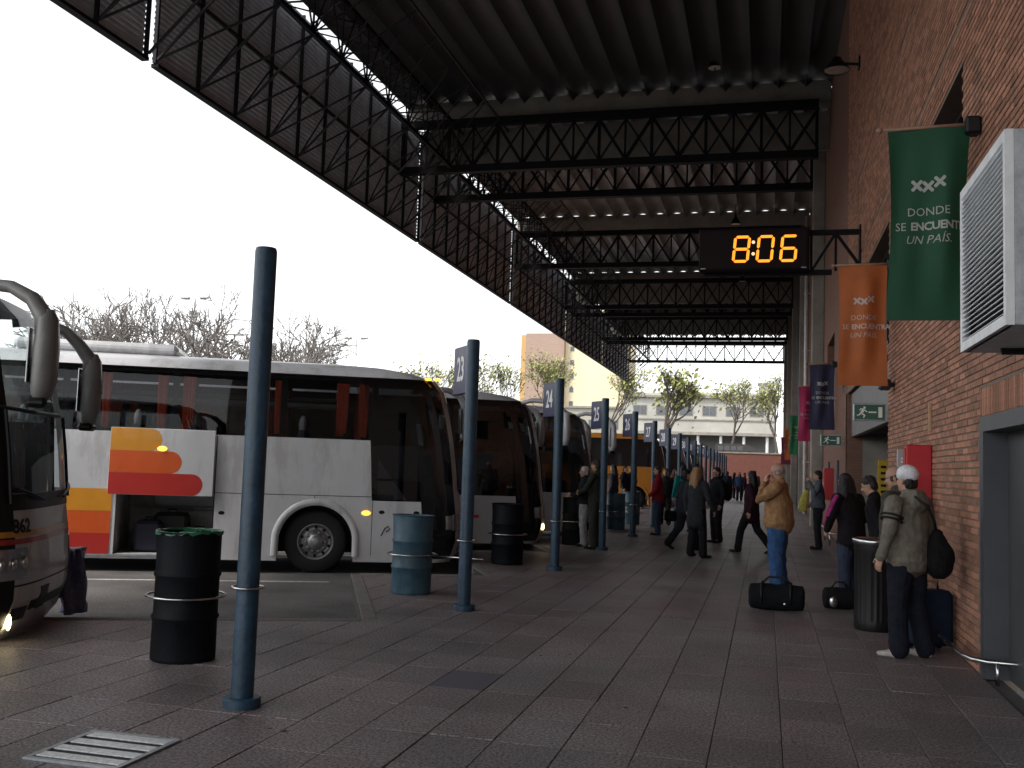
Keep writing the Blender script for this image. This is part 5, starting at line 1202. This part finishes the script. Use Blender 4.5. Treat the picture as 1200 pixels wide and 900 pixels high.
    # --- shoes
    for s in (-1, 1):
        a_ = Vector(an[s]); f_ = Vector(td[s]).normalized(); dn = Vector((0,0,-.055)) if abs(f_.z) < .3 else Vector((f_.x*.0, -.02, -.045)); b = MB()
        limb(b, [L(a_-f_*.045+dn*.85), L(a_+f_*.03+dn*.9), L(a_+f_*.13+dn*1.0), L(a_+f_*.175+dn*1.05)], [(.036,.034),(.042,.04),(.044,.03),(.034,.024)], 10, side=(1,0,0)); limb(b, [L(a_+Vector((0,0,.015))), L(a_+dn*.6)], [.042,.045], 10)
        remesh(b, 'shoe', cloth(shoes, 'shoe_leather', .1), t, vox, 2)
    # --- hair
    hm = hairs[hair]; b = MB()
    if style in ('short', 'long', 'cap'):
        if style != 'cap':
            b.ell(L(hp((0,-.022,.055))), (.083*k,.094*k,.080*k), 16, 10, rot); b.ell(L(hp((0,-.055,.0))), (.080*k,.058*k,.085*k), 14, 10, rot)
        else: b.ell(L(hp((0,-.055,-.02))), (.078*k,.05*k,.075*k), 14, 10, rot)
        if style == 'long':
            for dx in (-.05, 0, .05): limb(b, [L(hp((dx,-.06,.03))), L(hp((dx*1.3,-.085,-.08))), L(hp((dx*1.5,-.10,-.20))), L(hp((dx*1.3,-.115,-.30)))], [(.05,.045),(.05,.045),(.048,.04),(.03,.025)], 10, side=(1,0,0))
            for s in (-1, 1): limb(b, [L(hp((s*.07,-.015,.03))), L(hp((s*.082,-.02,-.08))), L(hp((s*.08,-.04,-.19)))], [(.02,.045),(.022,.045),(.02,.03)], 8, side=(1,0,0))
        remesh(b, 'hair', hm, t, max(.008, vox), 1, .02, .025)
    elif style == 'bald':
        limb(b, [L(hp((.073,.0,-.005))), L(hp((.068,-.055,-.005))), L(hp((.03,-.098,-.005))), L(hp((-.03,-.098,-.005))), L(hp((-.068,-.055,-.005))), L(hp((-.073,.0,-.005)))], [(.010,.022),(.016,.035),(.016,.038),(.016,.038),(.016,.035),(.010,.022)], 8, side=(0,0,1)) if False else None
        for a in range(-115, 116, 10):
            an_ = radians(a); b.ell(L(hp((.070*sin(an_), -.012-.088*cos(an_), -.004))), (.013*k,.013*k,.036*k), 8, 6, rot)
        remesh(b, 'hair', hm, t, .008, 2, .008, .02)
    return t, (lambda p: t.matrix_basis @ L(p)), (lambda p: L(hp(p)))
def bag(loc, rz, label, a, b_, c, col, cat='bag', strap=None, rnd_=.06, name='bag', grp=None):
    t = thing(name, loc, label, cat, grp, rz); m = MB(); N = 5
    m.tube([(-a,0,c*.5),(-a*.94,0,c*.5),(-a*.5,0,c*.5),(0,0,c*.48),(a*.5,0,c*.5),(a*.94,0,c*.5),(a,0,c*.5)], [(b_*.5,c*.3),(b_*.85,c*.46),(b_,c*.5),(b_*1.02,c*.49),(b_,c*.5),(b_*.85,c*.46),(b_*.5,c*.3)], 16, side=(0,1,0))
    remesh(m, 'body', cloth(col, 'bag_cloth'), t, .012, 2, .016, .07)
    return t
def twist(label_root, m, name, mat): return m.build(name, mat, label_root, smooth=True)
# 1 white cap, grey hoodie
P, W_, HP = person(1.30, 10.02, -46, 'person in a white cap and grey hooded top, standing by the bin with back turned', H_=1.74, top=(.165,.148,.122), legs=(.012,.014,.022), style='cap', hair='black', shoes=(.42,.40,.37), hood=True, coat=.80, turn=2, build=1.14, fold=.024, vox=.008, la=((-.30,-.01,1.13),(-.31,.06,.92)), ra=((.27,-.03,1.14),(.24,.08,.93)), ll=((-.11,.03,.5),(-.12,.005,.085),(-.5,.8,0)), rl=((.11,.0,.5),(.15,-.07,.085),(-.1,.95,0)))
m = MB(); m.ell(HP((0,-.016,.062)), (.088,.108,.088), 20, 12); m.lathe([(.088,0),(.094,.005),(.092,.045),(.086,.05)], 20, c=tuple(HP((0,-.012,.022))), cap=False); cp = m.build('cap', cloth((.72,.72,.76), 'cap_wool', .5), P, smooth=True); cp.rotation_euler = (0,0,0)
for k_, c_ in ((1.30,(.03,.028,.026)), (1.265,(.03,.028,.026))):
    m = MB(); c0 = Vector((-.185*1.08,-.01,1.425)); e0 = Vector((-.30,-.01,1.13)); f = (1.425-k_)/(1.425-1.13); q = c0+(e0-c0)*f; dd = (e0-c0).normalized()
    u = dd.orthogonal().normalized(); v_ = dd.cross(u); m.tube([q+(u*cos(2*pi*i/18)+v_*sin(2*pi*i/18))*.092 for i in range(19)], .011, 6); m.build('sleeve_stripe', cloth((.025,.022,.02), 'stripe_cloth'), P, smooth=True)
t = thing('shoulder_bag', (1.30+.24, 10.02-.06, .72), 'black slouchy shoulder bag on the back of the person in the white cap', 'bag')
m = MB(); limb(m, [(0,0,.42),(.02,0,.26),(.02,0,.12)], [(.06,.08),(.13,.15),(.12,.14)], 14, side=(1,0,0)); remesh(m, 'body', cloth((.008,.008,.009), 'bag_cloth'), t, .012, 3, .03, .09)
m = MB(); m.tube([(0,0,.42),(-.03,-.05,.55),(-.09,-.10,.68),(-.20,-.10,.76),(-.26,.02,.74)], .014, 6); m.build('strap', black_pl, t, smooth=True)
t = thing('suitcase', (1.56, 10.55, 0), 'dark blue upright suitcase behind the legs of the person in the white cap', 'suitcase', rz=radians(20))
m = MB(); m.cbox(-.2,.2,-.12,.12,.05,.58,.04); m.build('shell', cloth((.012,.02,.04), 'case_cloth', .1), t)
for x in (-.15,.15): m = MB(); m.lathe([(.001,-.02),(.035,-.02),(.035,.02),(.001,.02)], 12); o = m.build('wheel', black_pl, t); o.location = (x, .1, .036); o.rotation_euler = (pi/2, 0, 0)
m = MB(); m.tube([(-.09,0,.575),(-.09,0,.66),(.09,0,.66),(.09,0,.575)], .012, 6); m.build('handle', chrome, t, smooth=True)
# 2 bald man behind the bin, 3 dark coat, 4 magenta sleeve
person(1.40, 11.75, -60, 'balding person in an olive grey jacket behind the white cap', H_=1.76, top=(.06,.055,.045), legs=(.02,.02,.022), style='bald', hair='brown', nod=16, turn=-15, build=1.12)
person(1.38, 12.9, -75, 'dark haired person in a black coat bending forward beside the balding person', H_=1.66, top=(.008,.008,.010), legs=(.015,.015,.02), hair='black', nod=22, lean=12, coat=.72)
P4, W4, HP4 = person(1.08, 13.55, -40, 'person with long black hair and a magenta sleeve, just left of the bin', H_=1.68, top=(.010,.008,.010), legs=(.03,.04,.065), hair='black', style='long', lean=10, coat=.74, la=((-.30,.06,1.16),(-.24,.20,.99)), ra=((.26,.02,1.15),(.2,.2,1.0)), shoes=(.03,.03,.03))
m = MB(); limb(m, [Vector((-.225,.03,1.40)), Vector((-.285,.055,1.28)), Vector((-.335,.075,1.15)), Vector((-.27,.19,1.02))], [(.022,.035),(.022,.038),(.022,.035),(.02,.03)], 10, side=(1,0,0)); m.build('sleeve_panel', cloth((.27,.03,.14), 'magenta_cloth'), P4, smooth=True)
t = bag((.92, 13.25, 0), radians(10), 'black backpack lying on the tiles left of the rubbish bin', .20, .15, .27, (.010,.010,.012), 'backpack', name='backpack')
m = MB(); m.ell((-.11,-.145,.10), (.055,.02,.07), 10, 8); m.build('bottle_pocket', chrome, t, smooth=True)
m = MB(); m.tube([(-.1,0,.26),(-.05,0,.33),(.05,0,.33),(.1,0,.26)], .012, 6); m.build('handle', black_pl, t, smooth=True)
# 5 grey jacket, yellow bag
P5, W5, HP5 = person(1.16, 23.6, -88, 'person in a grey jacket holding a yellow bag, hand raised to the mouth', H_=1.74, top=(.10,.115,.135), legs=(.02,.02,.024), hair='black', la=((-.30,.06,1.20),(-.12,.20,1.50)), lh=dict(curl=.5), nod=4, ra=((.24,.0,1.14),(.16,.16,.98)), rh=dict(curl=.8))
t = thing('yellow_bag', (.84, 23.35, .88), 'limp yellow bag held by the person in the grey jacket', 'bag'); m = MB(); limb(m, [(.05,0,.40),(.01,0,.2),(-.03,0,.0)], [(.055,.05),(.10,.06),(.10,.05)], 12, side=(1,0,0)); remesh(m, 'body', cloth((.48,.42,.10), 'plastic_bag'), t, .012, 2, .02, .06)
m = MB(); m.tube([(.03,0,.40),(.06,.02,.47),(.12,.02,.47),(.08,0,.40)], .01, 6); m.build('handle', black_pl, t)
# 6 tan jacket and duffel
person(.19, 14.85, -80, 'balding person in a tan jacket and blue jeans covering the face with both hands', H_=1.79, top=(.30,.17,.085), legs=(.035,.085,.20), style='bald', hair='grey', shoes=(.03,.025,.02), fold=.028, build=1.34, vox=.008, nod=14, coat=.84, la=((-.29,.22,1.24),(-.075,.185,1.47)), ra=((.28,.20,1.24),(.075,.18,1.46)), lh=dict(d=(.10,-.22,1), curl=.25, palm=(.5,-.9,0)), rh=dict(d=(-.10,-.22,1), curl=.25, palm=(-.5,-.9,0)), skin='a', turn=-4)
t = bag((.15, 12.72, 0), radians(-3), 'black duffel bag standing on the tiles in front of the person in the tan jacket', .33, .16, .32, (.008,.009,.012), 'duffel bag', name='duffel_bag')
for x in (-.17, .17): m = MB(); m.tube([(x,-.15,.10),(x,-.168,.2),(x,-.10,.325),(x,.02,.335),(x,.14,.26)], .015, 6); m.build('strap', black_pl, t, smooth=True)
m = MB(); m.tube([(-.17,-.08,.33),(-.09,-.05,.40),(.09,-.05,.40),(.17,-.08,.33)], .014, 8); m.build('handle', black_pl, t, smooth=True)
m = MB(); m.lathe([(.001,0),(.012,0),(.012,.004),(.001,.005)], 10); o = m.build('badge', chrome, t); o.location = (.10,-.165,.10); o.rotation_euler = (pi/2, 0, 0)
# 7 maroon coat striding
person(-.27, 21.5, -72, 'person in a dark maroon coat striding to the left', H_=1.68, top=(.030,.010,.018), legs=(.012,.012,.014), hair='black', style='long', coat=.68, ll=((-.09,.20,.50),(-.10,.26,.085),(0,1,0)), rl=((.09,-.10,.50),(.10,-.40,.14),(0,.85,-.5)), la=((-.25,-.12,1.14),(-.26,-.05,.88)), ra=((.25,.06,1.14),(.26,.20,.92)), shoes=(.05,.02,.02))
# 8 blond, dark coat
person(-1.28, 19.7, 32, 'person with long fair hair in a dark grey coat seen from behind', H_=1.72, fold=.016, top=(.030,.032,.038), legs=(.010,.010,.012), hair='blond', style='long', coat=.60, ll=((-.13,.06,.50),(-.17,.05,.085),(-.1,1,0)), rl=((.14,.02,.50),(.20,-.04,.085),(.35,.95,0)), ra=((.27,.03,1.14),(.28,.16,.92)), turn=20)
person(-1.62, 21.4, 60, 'person in black boots walking just behind the one with fair hair', H_=1.66, top=(.018,.02,.028), legs=(.012,.012,.015), hair='black', coat=.76, ll=((-.1,-.08,.50),(-.1,-.36,.15),(0,.85,-.5)), rl=((.1,.17,.50),(.1,.22,.085),(0,1,0)))
person(-1.10, 24.0, -125, 'person in a black jacket carrying a black backpack, face half turned to us', H_=1.74, top=(.010,.011,.015), legs=(.010,.010,.013), hair='black', coat=.84)
t = thing('backpack', (-.86, 24.15, .98), 'black backpack on the back of the person in the black jacket', 'backpack', rz=radians(35)); m = MB(); limb(m, [(0,0,.08),(0,0,.25),(0,0,.42)], [(.15,.09),(.17,.11),(.13,.08)], 14, side=(0,1,0)); remesh(m, 'body', cloth((.012,.012,.014), 'bag_cloth'), t, .014, 2, .015, .06)
m = MB(); m.tube([(-.08,.1,.45),(-.2,.12,.45),(-.26,.12,.3),(-.1,.12,.05)], .014, 6); m.build('strap', black_pl, t)
# 10 red jacket
person(-2.66, 25.75, -95, 'person in a red jacket and jeans standing beside post 26', H_=1.73, top=(.20,.012,.018), legs=(.03,.045,.08), hair='brown', coat=.80, la=((-.24,.05,1.14),(-.2,.2,1.0)))
t = bag((-2.35, 26.0, .35), 0, 'black hand bag held at the side of the person in the red jacket', .16, .08, .28, (.01,.01,.011), 'hand bag', name='hand_bag'); m = MB(); m.tube([(-.1,0,.25),(-.06,0,.42),(.06,0,.42),(.1,0,.25)], .01, 6); m.build('handle', black_pl, t)
# 11 at the door of the third coach
person(-3.36, 20.35, -75, 'person in a dark olive jacket standing at the door of the third coach', H_=1.80, top=(.035,.036,.030), legs=(.045,.045,.042), hair='brown', coat=.84, la=((-.25,.12,1.16),(-.14,.30,1.10)), ra=((.27,-.02,1.14),(.25,.1,.92)))
person(-3.70, 20.9, -100, 'grey haired person in pale grey trousers boarding the third coach', H_=1.66, top=(.02,.022,.03), legs=(.33,.33,.34), hair='white', coat=.86, la=((-.26,.08,1.16),(-.2,.28,1.12)))
# far people
far_ = ((718, 31, -80, 'far person in dark clothes between posts 25 and 26, partly hidden', (.05,.06,.09), (.02,.02,.03), 'black'), (731, 38.5, 100, 'far person in black at the side of the orange coach, left of a pair', (.012,.012,.02), (.1,.1,.12), 'black'), (739, 38.8, -60, 'far person in navy at the side of the orange coach, right of a pair', (.014,.018,.045), (.02,.02,.04), 'brown'),
        (779, 30.5, 180, 'far person in dark clothes right behind the red jacket', (.02,.02,.025), (.02,.02,.02), 'black'), (800, 28, -30, 'person in a turquoise top partly hidden by the one with fair hair', (.02,.25,.25), (.03,.05,.09), 'black'), (790, 40, 120, 'far person in rust red beside post 28', (.25,.06,.03), (.03,.03,.04), 'brown'), (814, 44, 10, 'far person in dark grey near posts 29 and 30', (.03,.03,.035), (.02,.02,.03), 'black'),
        (852, 62, 0, 'leftmost of the far group in dark blue near the end of the posts', (.02,.025,.05), (.015,.015,.03), 'black'), (860, 66, 90, 'far walker in black, in the middle of the far group', (.012,.012,.014), (.012,.012,.014), 'black'), (866, 60, 180, 'far walker in a blue jacket facing us in the far group', (.03,.06,.12), (.02,.02,.03), 'brown'), (872, 70, -90, 'smallest far walker in dark red in the far group', (.08,.02,.02), (.02,.02,.02), 'black'), (884, 57, 0, 'far walker in grey, seen left of the tan jacket', (.08,.08,.08), (.02,.02,.03), 'brown'), (846, 75, 0, 'far walker in black close to the last posts', (.015,.015,.02), (.015,.015,.02), 'black'))
for u, Y, fc, lab, tc_, lc_, hr in far_:
    p = at(u, 600, Y); rr = random.Random(int(u)); st = rr.choice((0, 1))
    person(p.x, Y, fc, lab, H_=rr.uniform(1.62, 1.8), top=tc_, legs=lc_, hair=hr, far=True, style='long' if rr.random() < .3 else 'short', ll=((-.1,.12,.5),(-.1,.17,.085),(0,1,0)) if st else None, rl=((.1,-.07,.5),(.1,-.25,.12),(0,.9,-.35)) if st else None, vox=.02)
